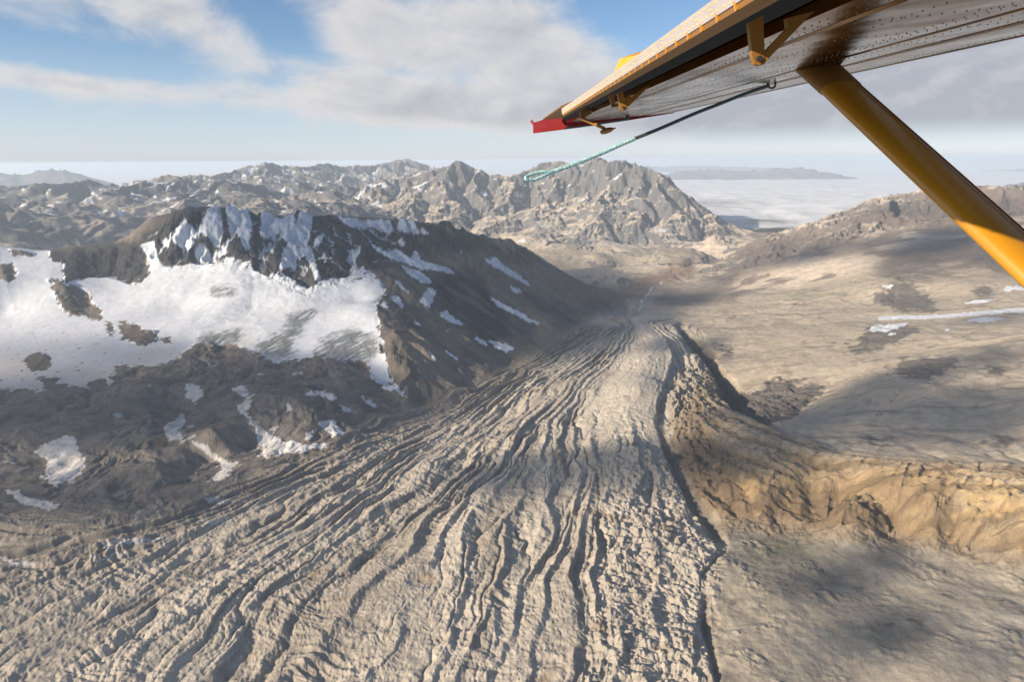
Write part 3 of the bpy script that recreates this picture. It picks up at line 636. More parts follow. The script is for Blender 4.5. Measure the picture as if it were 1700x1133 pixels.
# near mountain
mrock = np.zeros(X.shape+(3,), np.float32)+C(.172, .143, .115)
mrock = mixc(mrock, C(.105, .092, .082), sstep(mid+gul*.4+dN*.01, -.1, .3)*.8)
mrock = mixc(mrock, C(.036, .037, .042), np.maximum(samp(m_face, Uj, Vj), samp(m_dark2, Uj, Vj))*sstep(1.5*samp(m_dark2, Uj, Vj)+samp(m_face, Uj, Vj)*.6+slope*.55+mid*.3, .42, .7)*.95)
mrock = mixc(mrock, C(.21, .17, .125), samp(m_ochre, Uj, Vj)*.55)
mrock = mixc(mrock, C(.235, .205, .17), sstep(fbm((U*.55-V*.83)/22, (U*.83+V*.55)/170, 5, 291), .12, .42)*sstep(U, 620, 700)*.55)
mrock = mixc(mrock, C(.075, .07, .068), sstep(fbm((U*.55-V*.83)/30+5, (U*.83+V*.55)/150, 5, 293), .15, .35)*sstep(U, 620, 700)*.65)
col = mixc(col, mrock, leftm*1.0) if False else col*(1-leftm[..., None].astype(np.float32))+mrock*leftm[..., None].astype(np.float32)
# brown ground
col = mixc(col, C(.150, .130, .115), BR*.85)
col = mixc(col, C(.215, .188, .16), BR*sstep(bf, .15, .6)*.6)
col = mixc(col, C(.085, .072, .065), BR*sstep(fbm(X/70, Y/70, 6, 274), .10, .38)*.7)
col = mixc(col, C(.20, .175, .15), BR*sstep(fine+mid, .25, .6)*.45)
# glacier
gcol = np.zeros(X.shape+(3,), np.float32)+C(.44, .385, .315)
gcol = mixc(gcol, C(.325, .28, .23), sstep(vnoise(P1*13, FQ/2200, 240)+.5*mid, .0, .4)*.6)
gcol = mixc(gcol, C(.155, .13, .11), (1-sstep(FP, .02, .30+.12*mid))*.85)
gcol = mixc(gcol, C(.115, .095, .08), (1-sstep(FP, .12, .36))*(1-sstep(FQ, 1300, 2200))*.7)
dv = -(vnoise(P1*19+3.3, FQ/1500, 110))
gcol = mixc(gcol, C(.14, .12, .105), np.clip(d1*.9+d2*.4, 0, 1)**2*.7)
gcol = mixc(gcol, C(.20, .17, .14), sstep(vnoise(P1*17+7, FQ/1800, 246), .12, .38)*.55*(1-strip)*(1-sstep(FP, .75, .9)))
gcol = mixc(gcol, C(.46, .40, .32), (sstep(rib+fine*.5, .25, .8))*.4)
gcol = mixc(gcol, C(.50, .445, .365), strip*.75)
gcol = mixc(gcol, C(.25, .165, .085), sstep(fbm(X/130, Y/130, 4, 244), .3, .5)*.5*(FP > .4))
gcol = mixc(gcol, C(.13, .115, .105), sstep(slope, .7, 1.4)*.55)
Gj = samp(m_glac, Uj, Vj)*nearpart
col = col*(1-Gj[..., None])+gcol*Gj[..., None]
# ochre
ocol = np.zeros(X.shape+(3,), np.float32)+C(.36, .255, .14)
ocol = mixc(ocol, C(.40, .34, .25), sstep(mid+sstep(U, 1500, 1750)*.2, .05, .4)*.7)
ocol = mixc(ocol, C(.30, .25, .19), (1-sstep(V, 740, 800))*.8)
ocol = mixc(ocol, C(.12, .085, .055), np.clip(esc*.9*sstep(gs+fine, -.3, .4)+sstep(slope, .55, 1.0)*.5, 0, .9))
ocol = mixc(ocol, C(.16, .12, .085), sstep(-gf, .05, .35)*.35)
ocol = mixc(ocol, C(.15, .105, .06), np.clip((t1 > .0)*sstep(-t1, -.35, -.05)*.75+sstep(-t2, -.3, -.02)*.35, 0, .8))
ocol = mixc(ocol, C(.44, .30, .14), sstep(mid+fine*.4, .1, .4)*.6*sstep(V, 770, 810))
Oj = samp(m_gold, Uj, Vj)*nearpart*(1-Gj*.8)
col = col*(1-Oj[..., None])+ocol*Oj[..., None]
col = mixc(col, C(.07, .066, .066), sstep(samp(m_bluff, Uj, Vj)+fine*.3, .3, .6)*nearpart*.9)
talus = samp(poly_mask([[(1190, 858), (1350, 872), (1500, 887), (1700, 922), (1900, 955), (1900, 980), (1700, 946), (1500, 910), (1350, 895), (1200, 882)]], 4), Uj, Vj)*nearpart
# bottom right field, canyon, dark rock on the plateau
col = mixc(col, C(.36, .31, .24), fieldm*.7)
col = mixc(col, C(.16, .14, .115), fieldm*sstep(fbm(X/150, Y/150, 5, 250), .12, .4)*.6)
col = mixc(col, C(.085, .095, .05), fieldm*np.exp(-((Uj-1300)/60)**2-((Vj-915)/22)**2)*.75)
col = mixc(col, C(.12, .115, .10), fieldm*np.exp(-((Uj-1350)/90)**2-((Vj-960)/60)**2)*.7)
col = mixc(col, C(.42, .38, .33), fieldm*np.exp(-((Uj-1690)/70)**2-((Vj-1040)/28)**2)*.5)
rk = sstep(fbm(X/55, Y/55, 6, 280), .30, .42)*sstep(fbm(X/400, Y/400, 3, 283), -.1, .25)
col = mixc(col, C(.12, .098, .08), rk*rightm*near*.75)
st_ = fbm((X*.35+Y*.93)/60+w1, (X*.93-Y*.35)/420+w2, 6, 285)
col = mixc(col, C(.17, .135, .10), sstep(st_, .22, .42)*rightm*near*(1-fieldm)*.55)
col = mixc(col, C(.42, .37, .30), sstep(-st_, .2, .42)*rightm*near*.5)
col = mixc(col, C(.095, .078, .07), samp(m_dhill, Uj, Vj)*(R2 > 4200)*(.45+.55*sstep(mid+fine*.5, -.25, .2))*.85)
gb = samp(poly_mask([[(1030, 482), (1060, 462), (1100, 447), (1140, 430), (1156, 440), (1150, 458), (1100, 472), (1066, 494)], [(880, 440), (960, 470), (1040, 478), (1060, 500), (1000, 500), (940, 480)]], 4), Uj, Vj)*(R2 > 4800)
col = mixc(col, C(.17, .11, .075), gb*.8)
valley_shade = samp(poly_mask([[(1080, 505), (1100, 482), (1150, 478), (1240, 484), (1215, 502), (1120, 512)], [(1140, 432), (1152, 440), (1150, 470), (1140, 462)]], 4), Uj, Vj)
col = mixc(col, C(.135, .11, .09), valley_shade*.8)  # dark shade in the valley below the snout, painted into the albedo
col = mixc(col, C(.19, .145, .10), talus*.85)
Hh += talus*(fbm(X/22, Y/22, 4, 298, ridged=True)-.2)*6
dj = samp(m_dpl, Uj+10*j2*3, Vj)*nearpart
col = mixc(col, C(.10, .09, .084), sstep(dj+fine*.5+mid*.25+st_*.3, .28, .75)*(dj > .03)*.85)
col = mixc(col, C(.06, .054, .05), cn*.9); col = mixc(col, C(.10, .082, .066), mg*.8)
col = mixc(col, C(.10, .14, .05), ff*0+np.exp(-((Uj-1340)/50)**2-((Vj-490)/4)**2)*.4*nearpart)
# snow
snow_c = np.zeros(X.shape+(3,), np.float32)+C(.60, .62, .66)
dirt = sstep(V+mid*60+fine*30, 540, 650)*(1-sstep(U, 430, 520))
snow_c = mixc(snow_c, C(.44, .385, .33), dirt*.7)
streaks = fbm((U+V*.4)/60+w1*.5, (V-U*.15)/9, 4, 260)
snow_c = mixc(snow_c, C(.48, .46, .45), sstep(streaks, .28, .5)*.4*dirt+sstep(fbm(U/16, V/60, 4, 262), .3, .5)*.35)
S = samp(m_snow, Uj-U+U, Vj)*leftm
icef = samp(m_icef, Uj, Vj)
cr = fbm((U*.5+V*1.2)/6.5+w1*2, (U*1.2-V*.5)/46, 3, 265, ridged=True)
snow_c = mixc(snow_c, C(.36, .37, .385), icef*.6)
snow_c = mixc(snow_c, C(.14, .15, .155), icef*sstep(cr, .05, .40)*.85)
speck = sstep(fbm(X/45, Y/45, 5, 267), .38, .46)*sstep(V, 590, 630)*(U < 360)+sstep(fbm(X/26, Y/26, 4, 268), .42, .48)*sstep(V, 520, 560)*(U < 300)
edge = np.clip(S*(1-speck), 0, 1)
Sm = sstep(edge, .42, .6)*(1-(.35+.65*(U < 640))*sstep(slope+crag*.15, .85, 1.0)*sstep(-V, -480, -460)*sstep(U, 230, 260))
couloir = samp(m_face, Uj, Vj)*leftm*sstep(aN*.085-dN*.012-gul*.25+fine*.25-crag*.12, .42, .54)*sstep(-V, -470, -440)*sstep(U, 240, 270)*(1-sstep(U, 600, 720))
j3 = fbm(X/24, Y/24, 5, 206); j4 = fbm(X/24+9, Y/24+5, 5, 208)
S2 = samp(m_small, U+(j1*10+j3*9)*np.clip(jr, .3, 1.5)**1.6, V+(j2*6+j4*6)*np.clip(jr, .3, 1.5)**1.6)*nearpart
S2m = np.maximum(sstep(S2, .35, .55), couloir*.95)
S2m = np.maximum(S2m, (U < 560)*BR*sstep(fbm(X/110, Y/110, 4, 270), .42, .47)*.8)
allS = np.maximum(Sm, S2m)
col = col*(1-allS[..., None].astype(np.float32))+np.where((S2m > Sm)[..., None], mixc(snow_c, C(.62, .58, .54), BR*.6), snow_c)*allS[..., None].astype(np.float32)
col *= (1+.16*fine+.10*mid)[..., None]*(1+.0*allS[..., None])
col = np.clip(col, .015, .86).astype(np.float32)
# crevassed ice
Hh += SN*icef*(cr-.2)*5*leftm
Hh += allS*leftm*1.0

# ------------------------------------------------------------------ materials
def ground_mat(name, bump_d, scales, rough=.95, spec=.15, snowy=False):
    m = bpy.data.materials.new(name); m.use_nodes = True; t = NT(m.node_tree); t.n.clear()
    at = t.node('ShaderNodeAttribute', attribute_name='albedo')
    geo = t.node('ShaderNodeNewGeometry')
    a = t.node('ShaderNodeTexNoise', inp={'Vector': geo.outputs['Position'], 'Scale': 1/scales[0], 'Detail': 9.0, 'Roughness': .62})
    b = t.node('ShaderNodeTexNoise', inp={'Vector': geo.outputs['Position'], 'Scale': 1/scales[1], 'Detail': 6.0, 'Roughness': .65})
    f = t.math('ADD', t.math('MULTIPLY', t.math('SUBTRACT', a.outputs[0], .5), .9 if not snowy else .25), t.math('MULTIPLY', t.math('SUBTRACT', b.outputs[0], .5), .7 if not snowy else .2))
    f = t.math('ADD', t.math('MULTIPLY', f, at.outputs['Alpha']), 1.0)
    vm = t.node('ShaderNodeVectorMath', operation='SCALE', inp={0: at.outputs['Color'], 3: f})
    hgt = t.math('ADD', t.math('MULTIPLY', a.outputs[0], scales[0]*.16), t.math('MULTIPLY', b.outputs[0], scales[1]*.16))
    hgt = t.math('MULTIPLY', hgt, at.outputs['Alpha'])
    bm_ = t.node('ShaderNodeBump', inp={'Strength': bump_d, 'Distance': 1.0, 'Height': hgt})
    bs = t.node('ShaderNodeBsdfPrincipled', inp={'Base Color': vm.outputs[0], 'Roughness': rough, 'Specular IOR Level': spec, 'Normal': bm_.outputs[0]})
    t.node('ShaderNodeOutputMaterial', inp={'Surface': bs.outputs[0]})
    return m
mat_near = ground_mat('debris_and_rock', 1.0, (24.0, 5.0))
mat_far = ground_mat('far_rock', 1.0, (120.0, 34.0))
mat_snow = ground_mat('snow_cover', .35, (40.0, 9.0), rough=.8, spec=.25, snowy=True)

def link(o): sc.collection.objects.link(o); return o
def grid_mesh(name, vx, vy, vz, fmask, mat, attr=None, alpha=None, smooth=True, colname='albedo'):
    """mesh from a grid (rows x cols), keeping the quads where fmask is true"""
    nr, nc = vx.shape
    fi, fj = np.nonzero(fmask)
    a = fi*nc+fj; quads = np.stack([a, a+1, a+nc+1, a+nc], 1)
    used, inv = np.unique(quads, return_inverse=True); inv = inv.reshape(-1, 4)
    co = np.stack([vx.ravel()[used], vy.ravel()[used], vz.ravel()[used]], 1).astype(np.float32)
    me = bpy.data.meshes.new(name); me.vertices.add(len(used)); me.vertices.foreach_set('co', co.ravel())
    nf = len(inv); me.loops.add(nf*4); me.loops.foreach_set('vertex_index', inv.astype(np.int32).ravel())
    me.polygons.add(nf); me.polygons.foreach_set('loop_start', np.arange(0, nf*4, 4, dtype=np.int32))
    if smooth: me.polygons.foreach_set('use_smooth', np.ones(nf, bool))
    me.update(calc_edges=True)
    if attr is not None:
        ca = me.color_attributes.new(colname, 'FLOAT_COLOR', 'POINT')
        c4 = np.ones((len(used), 4), np.float32); c4[:, :3] = attr.reshape(-1, 3)[used]
        if alpha is not None: c4[:, 3] = alpha.ravel()[used]
        ca.data.foreach_set('color', c4.ravel())
    me.materials.append(mat)
    return link(bpy.data.objects.new(name, me))
def struct(o, label, cat):
    o['kind'] = 'structure'; o['label'] = label; o['category'] = cat; return o

rgh = (1.0-.3*rightm*near*(1-fieldm)-.25*Gj).astype(np.float32)
reg = np.zeros(X.shape, np.int8)                       # 0 plateau
reg[(far > .5)] = 1
reg[(far > .5) & (A2 > R(11.5)) & (R2 < 11500)] = 2
reg[(far > .5) & (B < -1120) & (R2 < 9600) & (A2 > R(-6)) & (A2 < R(17))] = 6
reg[(leftm > .5)] = 3
reg[(Gj > .5)] = 4
reg[(Oj > .5)] = 5
reg[(Sm > .5) & (leftm > .5)] = 7
fr = reg[:-1, :-1]
TER = [(0, 'plateau', mat_near, 'beige rolling plateau of bare sand and rock right of the glacier, with thin snow strips', 'plateau'),
       (1, 'mountain_range', mat_far, 'far range of tan rocky peaks with snow specks behind the dark ridge', 'mountains'),
       (2, 'hills', mat_far, 'brown and tan rolling hills behind the plateau under the strut', 'hills'),
       (3, 'mountain', mat_near, 'dark jagged rock mountain with snow gullies left of the glacier', 'mountain'),
       (4, 'glacier', mat_near, 'broad grey debris covered glacier with long sinuous channels running to its snout', 'glacier'),
       (5, 'moraine', mat_near, 'ochre yellow moraine curving in from the right edge to join the glacier', 'moraine'),
       (6, 'valley_floor', mat_far, 'pale tan flat valley floor beyond the snout of the glacier', 'valley'),
       (7, 'snowfield', mat_snow, 'white snowfield in the hollow under the dark cliffs with rock islands', 'snowfield')]
for rid_, nm, mt, lb, ct in TER:
    struct(grid_mesh(nm, X, Y, Hh, fr == rid_, mt, col, alpha=rgh), lb, ct)
def ground_z(x, y):
    a = math.atan2(x, y); l = math.log(math.hypot(x, y))
    i = int(np.searchsorted(LR, l)); j = int(np.searchsorted(AZ, a))
    return float(Hh[max(0, min(i, NR-1)), max(0, min(j, NA-1))])

# ------------------------------------------------------------------ plain under the fog and out to the horizon
def polar(r0_, r1_, nr, na, a0=-52, a1=52):
    a = np.linspace(R(a0), R(a1), na); l = np.linspace(math.log(r0_), math.log(r1_), nr); a, l = np.meshgrid(a, l); r = np.exp(l)
    return a, r, r*np.sin(a), r*np.cos(a)
mplain = bpy.data.materials.new('lowland'); mplain.use_nodes = True
mplain.node_tree.nodes['Principled BSDF'].inputs['Base Color'].default_value = (.10, .105, .09, 1); mplain.node_tree.nodes['Principled BSDF'].inputs['Roughness'].default_value = 1
a_, r_, x_, y_ = polar(11000, 160000, 60, 60, -60, 60)
struct(grid_mesh('lowland', x_, y_, np.full(x_.shape, -1445.0)-0*r_, np.ones((59, 59), bool), mplain), 'dark lowland seen through gaps in the fog', 'lowland')
# far ranges standing out of the fog
FOG = -1130.0
a_, r_, x_, y_ = polar(26000, 95000, 330, 1300, -46, 46)
skl = [(((-260, 300), (-80, 292), (0, 290), (25, 292), (60, 286), (105, 283), (130, 287), (160, 296), (190, 305), (230, 322)), 34000, 3800),
       (((820, 300), (860, 290), (920, 283), (960, 288), (1000, 296), (1040, 300)), 29500, 2200),
       (((940, 292), (985, 276), (1020, 270), (1050, 274), (1100, 279), (1150, 277), (1250, 279), (1330, 282), (1400, 290), (1440, 294), (1520, 283), (1600, 286), (1700, 282), (1850, 280), (2000, 285)), 66000, 8000),
       (((1060, 300), (1120, 288), (1160, 283), (1250, 284), (1300, 278), (1350, 282), (1400, 291), (1445, 301), (1480, 312)), 42000, 4000),
       (((1470, 325), (1500, 319), (1560, 317), (1640, 312), (1700, 300), (1760, 296), (1900, 300), (2000, 305)), 27500, 1800)]
zz = np.full(x_.shape, -1700.0)
for pts, rr, wdt in skl:
    aa = []; zt = []
    for (u, v) in pts:
        p = unproj(u, v, r=rr); aa.append(math.atan2(p[0], p[1])); zt.append(p[2])
    top = np.interp(a_, aa, zt, left=-1700, right=-1700)
    wv = wdt*(.75+.35*fbm(a_*14, r_*0+rr, 3, 300)); prof = np.clip(1-np.abs(r_-rr+wdt*fbm(x_/wdt/1.7, y_/wdt/1.7, 4, 310)*.6)/wv, 0, 1)
    zz = np.maximum(zz, -1400+(top+1400)*prof**1.0)
iga, igy = np.gradient(zz, a_[0], axis=1)/r_, np.gradient(zz, np.log(r_[:, 0]), axis=0)/r_
igx = (igy*np.sin(a_)+iga*np.cos(a_)).astype(np.float32); igyy = (igy*np.cos(a_)-iga*np.sin(a_)).astype(np.float32)
wlf = 3000.0
zz = zz+gullies(x_.astype(np.float32), y_.astype(np.float32), igx, igyy, wlf, 5, 320, sl=.25)*150*sstep(zz, -1350, -900)
ic = np.zeros(x_.shape+(3,), np.float32)+C(.14, .125, .115)
ic = mixc(ic, C(.5, .5, .5), sstep(fbm(x_/1300, y_/1300, 5, 330)+sstep(zz, -1000, 0)*.2, .38, .5)*.6)
zc_ = (zz[:-1, :-1] > -1440)
struct(grid_mesh('distant_mountains', x_, y_, zz, zc_, mat_far, ic), 'blue hazy mountain ranges rising from the sea of fog at the horizon', 'mountains')

# ------------------------------------------------------------------ sea of fog
mf = bpy.data.materials.new('fog_bank'); mf.use_nodes = True; t = NT(mf.node_tree); t.n.clear()
at = t.node('ShaderNodeAttribute', attribute_name='albedo'); geo = t.node('ShaderNodeNewGeometry')
nz = t.node('ShaderNodeTexNoise', inp={'Vector': geo.outputs['Position'], 'Scale': 1/1400, 'Detail': 8.0, 'Roughness': .6})
al = t.math('ADD', at.outputs['Alpha'], t.math('MULTIPLY', t.math('SUBTRACT', nz.outputs[0], .5), t.math('MULTIPLY', t.math('SUBTRACT', 1.0, at.outputs['Alpha']), 1.6)), clamp=True)
al = t.ramp(al, .05, .75)
df = t.node('ShaderNodeBsdfDiffuse', inp={'Color': (.86, .86, .87, 1)}); tl_ = t.node('ShaderNodeBsdfTranslucent', inp={'Color': (.85, .85, .87, 1)})
mm = t.node('ShaderNodeMixShader', inp={0: .2, 1: df.outputs[0], 2: tl_.outputs[0]}); tr = t.node('ShaderNodeBsdfTransparent')
mx = t.node('ShaderNodeMixShader', inp={0: al, 1: tr.outputs[0], 2: mm.outputs[0]})
t.node('ShaderNodeOutputMaterial', inp={'Surface': mx.outputs[0]})
a_, r_, x_, y_ = polar(10500, 150000, 420, 760, -50, 50)
fz = FOG+fbm(x_/2600+.3*fbm(x_/3000, y_/3000, 3, 404), y_/1500, 5, 400)*150*np.clip(20000/r_, .35, 1)+fbm(x_/700, y_/500, 5, 402)*38*(1-sstep(r_, 30000, 60000))
ud, vd = project(x_, y_, fz)
alp = sstep(r_+fbm(x_/4000, y_/3000, 5, 410)*7000, 10500, 16500)*np.where(ud > 1060, 1, 1)
hole = np.exp(-((ud-1190)/90)**2-((vd-338)/16)**2)*.55+np.exp(-((ud-1330)/60)**2-((vd-338)/5)**2)*.25
alp = np.clip(alp-hole, 0, 1)
alp = np.where(ud < 900, sstep(r_, 20000, 25000), alp)
fo = grid_mesh('sea_of_fog', x_, y_, fz, np.ones((419, 759), bool), mf, np.ones(x_.shape+(3,), np.float32)*.86, alpha=alp)
struct(fo, 'white sea of low fog filling the lowlands out to the horizon', 'fog')

# ------------------------------------------------------------------ river below the snout
def ribbon(name, pts, w, mat):
    vs, fs_ = [], []
    pp = [unproj(u, v, z=zz_) for (u, v, zz_) in pts]; dense = []
    for i in range(len(pp)-1):
        for k in range(8): dense.append(pp[i]+(pp[i+1]-pp[i])*k/8)
    for i, p in enumerate(dense):
        ox = math.sin(i*.9)*7; x, y = p[0]+ox, p[1]
        ww = w*(1+.5*math.sin(i*1.7))
        for s in (-1, 1):
            xx = x+s*ww; vs.append((xx, y, max(ground_z(x, y), ground_z(xx, y))+1.2))
    for i in range(len(dense)-1): fs_.append((2*i, 2*i+1, 2*i+3, 2*i+2))
    me = bpy.data.meshes.new(name); me.from_pydata(vs, [], fs_); me.materials.append(mat); return link(bpy.data.objects.new(name, me))
mw = bpy.data.materials.new('river_water'); mw.use_nodes = True; b_ = mw.node_tree.nodes['Principled BSDF']
b_.inputs['Base Color'].default_value = (.42, .42, .40, 1); b_.inputs['Roughness'].default_value = .35
struct(ribbon('river', [(1060, 517, -1130), (1070, 505, -1140), (1077, 496, -1150), (1071, 488, -1160), (1082, 478, -1165), (1093, 471, -1170), (1100, 462, -1175)], 11, mw), 'thin pale braided river winding from the glacier snout', 'river')

# ------------------------------------------------------------------ drifting clouds that shade the ground
CLZ = 1750.0
k_ = (CLZ+980)/math.tan(SUN_EL)
def shade_pt(u, v, z=-980):
    p = unproj(u, v, z=z); kk = (CLZ-z)/math.tan(SUN_EL)
    return p[0]+SUN_H[0]*kk, p[1]+SUN_H[1]*kk
# lit windows in the shade (pixels): the rest of the near ground lies in broken cloud shade
shades = [((180, 600), 260, 40, .45, -860),  ((700, 430), 170, 60, .92, -650), ((800, 520), 120, 50, .8, -850), ((150, 690), 260, 60, .85, -930), ((450, 650), 180, 50, .8, -930),
          ((120, 830), 200, 50, .55, -960), ((960, 560), 120, 18, .6, -1030), ((880, 790), 170, 36, .75, -990), ((1080, 780), 110, 45, .8, -990), ((1110, 575), 45, 20, .6, -1010),
          ((1250, 760), 130, 50, .8, -960), ((1330, 695), 170, 28, .85, -980), ((1560, 700), 220, 40, .8, -900), ((1640, 600), 130, 22, .6, -840), ((1470, 645), 130, 22, .75, -920), ((1620, 530), 110, 12, .5, -800), ((1390, 965), 90, 40, .95, -1010), ((1440, 1065), 120, 50, .95, -1000), ((1640, 1100), 120, 60, .5, -980),
          ((1120, 500), 90, 14, .6, -1150), ((1340, 432), 90, 12, .5, -900), ((1600, 432), 120, 16, .6, -850)]
ncl = 260
ptsx = [shade_pt(c[0][0], c[0][1], c[4]) for c in shades]
x0, x1, y0, y1 = -16500, 1500, -4500, 7500
gxx, gyy = np.meshgrid(np.linspace(x0, x1, 420), np.linspace(y0, y1, 300))
# ground point shaded by each cloud point
al_ = np.zeros(gxx.shape)
for (c, a, b, w, z_) in shades:
    kk = (CLZ-z_)/math.tan(SUN_EL); gx_, gy_ = gxx-SUN_H[0]*kk, gyy-SUN_H[1]*kk
    uu, vv = project(gx_, gy_, np.full(gx_.shape, float(z_)))
    ok = gy_ > 400
    d = ((uu-c[0])/a)**2+((vv-c[1])/b)**2
    al_ = np.maximum(al_, np.where(ok, w*np.exp(-np.minimum(d, 30)**1.3), 0))
al_ = np.clip(al_*1.25+fbm(gxx/900, gyy/900, 5, 500)*.30*sstep(al_, .05, .3), 0, 1)
al_ = sstep(al_, .08, .75)*.92
edge_ = np.minimum.reduce([gxx-x0, x1-gxx, gyy-y0, y1-gyy]); al_ *= sstep(edge_, 0, 600)
mc = bpy.data.materials.new('cloud_vapour'); mc.use_nodes = True; t = NT(mc.node_tree); t.n.clear()
at = t.node('ShaderNodeAttribute', attribute_name='albedo')
df = t.node('ShaderNodeBsdfDiffuse', inp={'Color': (.9, .9, .92, 1)}); tl_ = t.node('ShaderNodeBsdfTranslucent', inp={'Color': (.9, .9, .92, 1)})
mm = t.node('ShaderNodeMixShader', inp={0: .35, 1: df.outputs[0], 2: tl_.outputs[0]}); tr = t.node('ShaderNodeBsdfTransparent')
half = t.math('SUBTRACT', 1.0, t.math('POWER', t.math('SUBTRACT', 1.0, at.outputs['Alpha']), .5))
mx = t.node('ShaderNodeMixShader', inp={0: half, 1: tr.outputs[0], 2: mm.outputs[0]}); t.node('ShaderNodeOutputMaterial', inp={'Surface': mx.outputs[0]})
thk = 20+220*al_*(.7+.6*fbm(gxx/700, gyy/700, 4, 505))
nr_, nc_ = gxx.shape
top_z = CLZ+thk*.6; bot_z = CLZ-thk*.15
keep = al_[:-1, :-1] > .004
fi, fj = np.nonzero(keep); a = fi*nc_+fj
qt = np.stack([a, a+1, a+nc_+1, a+nc_], 1); N_ = nr_*nc_; qb = qt[:, ::-1]+N_
rim = []
kp = np.pad(keep, 1)
for (di, dj, e0, e1) in ((-1, 0, 0, 1), (0, 1, 1, nc_+1), (1, 0, nc_+1, nc_), (0, -1, nc_, 0)):
    m_ = keep & ~kp[1+di:1+di+keep.shape[0], 1+dj:1+dj+keep.shape[1]]
    ii, jj = np.nonzero(m_); a2 = ii*nc_+jj; rim.append(np.stack([a2+e1, a2+e0, a2+e0+N_, a2+e1+N_], 1))
quads = np.concatenate([qt, qb]+rim)
used, inv = np.unique(quads, return_inverse=True); inv = inv.reshape(-1, 4)
co = np.concatenate([np.stack([gxx.ravel(), gyy.ravel(), top_z.ravel()], 1), np.stack([gxx.ravel(), gyy.ravel(), bot_z.ravel()], 1)])[used].astype(np.float32)
me = bpy.data.meshes.new('clouds'); me.vertices.add(len(used)); me.vertices.foreach_set('co', co.ravel())
me.loops.add(len(inv)*4); me.loops.foreach_set('vertex_index', inv.astype(np.int32).ravel()); me.polygons.add(len(inv)); me.polygons.foreach_set('loop_start', np.arange(0, len(inv)*4, 4, dtype=np.int32))
me.polygons.foreach_set('use_smooth', np.ones(len(inv), bool)); me.update(calc_edges=True)
ca = me.color_attributes.new('albedo', 'FLOAT_COLOR', 'POINT'); c4 = np.ones((len(used), 4), np.float32); c4[:, 3] = np.concatenate([al_.ravel(), al_.ravel()])[used]; ca.data.foreach_set('color', c4.ravel())
me.materials.append(mc); co_ = link(bpy.data.objects.new('clouds', me)); co_['kind'] = 'stuff'; co_['label'] = 'broken grey clouds overhead shading the ground'; co_['category'] = 'clouds'

# ------------------------------------------------------------------ haze
def box_obj(name, lo, hi, mat):
    v = [(x, y, z) for x in (lo[0], hi[0]) for y in (lo[1], hi[1]) for z in (lo[2], hi[2])]
    f = [(0, 1, 3, 2), (4, 6, 7, 5), (0, 4, 5, 1), (2, 3, 7, 6), (0, 2, 6, 4), (1, 5, 7, 3)]
    me = bpy.data.meshes.new(name); me.from_pydata(v, [], f); me.materials.append(mat); return link(bpy.data.objects.new(name, me))
mh = bpy.data.materials.new('haze_air'); mh.use_nodes = True; t = NT(mh.node_tree); t.n.clear()
pv = t.node('ShaderNodeVolumePrincipled', inp={'Color': (.76, .87, .99, 1), 'Density': 2.7e-5, 'Anisotropy': .15})
t.node('ShaderNodeOutputMaterial', inp={'Volume': pv.outputs[0]})
hz = box_obj('haze', (-165000, -3000, -1750), (165000, 165000, 60), mh); hz['kind'] = 'stuff'; hz['label'] = 'thin blue haze in the air over the far mountains'; hz['category'] = 'haze'

# ------------------------------------------------------------------ the aeroplane wing overhead
SX, SY = (848-850)/FPX, (566.5-245)/FPX           # direction of the span, seen from the cabin
def c2w(X_, Y_, Z_): 
    v = RIGHT*X_+UP*Y_+FWD*Z_; return (float(v[0]), float(v[1]), float(v[2]))
def pf_(a, b, z): return c2w(a+SX*z, b+SY*z, z)     # chord offset a, height b, station z along the span
def pxz(u, v, z): return c2w((u-850)/FPX*z, (566.5-v)/FPX*z, z)
class MB:
    def __init__(s): s.v = []; s.f = []
    def add(s, vs, fs): n = len(s.v); s.v += list(vs); s.f += [tuple(i+n for i in f) for f in fs]
    def loft(s, rings, cap=True, closed=True):
        k = len(rings[0]); vs = [p for r in rings for p in r]; fs = []
        for i in range(len(rings)-1):
            for j in range(k if closed else k-1):
                j2 = (j+1) % k; fs.append((i*k+j, i*k+j2, (i+1)*k+j2, (i+1)*k+j))
        if cap: fs.append(tuple(range(k))[::-1]); fs.append(tuple((len(rings)-1)*k+j for j in range(k)))
        s.add(vs, fs)
    def tube(s, pts, rad, n=10, taper=None):
        pts = [Vector(p) for p in pts]; rings = []; prev = None
        for i, p in enumerate(pts):
            t_ = (pts[min(i+1, len(pts)-1)]-pts[max(i-1, 0)]).normalized()
            ref = prev if prev is not None else (Vector((0, 0, 1)) if abs(t_.z) < .9 else Vector((1, 0, 0)))
            x = (ref-t_*ref.dot(t_)).normalized(); prev = x; y = t_.cross(x)
            rr = rad if taper is None else rad*taper(i/(len(pts)-1))
            rings.append([tuple(p+(x*math.cos(2*math.pi*k/n)+y*math.sin(2*math.pi*k/n))*rr) for k in range(n)])
        s.loft(rings)
    def plate(s, outline, z, th, holes=None):           # outline in photo pixels at depth z, extruded along the span
        r0_ = [pxz(u, v, z) for u, v in outline]; d = Vector(c2w(SX, SY, 1))*th
        r1_ = [tuple(Vector(p)+d) for p in r0_]; s.loft([r0_, r1_])
    def build(s, name, mat, parent=None, smooth=False):
        me = bpy.data.meshes.new(name); me.from_pydata(s.v, [], s.f); me.materials.append(mat)
        b = bmesh.new(); b.from_mesh(me); bmesh.ops.recalc_face_normals(b, faces=b.faces); b.to_mesh(me); b.free()
        if smooth:
            me.polygons.foreach_set('use_smooth', [True]*len(me.polygons))
            try: me.set_sharp_from_angle(angle=R(40))
            except Exception: pass
        o = link(bpy.data.objects.new(name, me))
        if parent: o.parent = parent
        return o
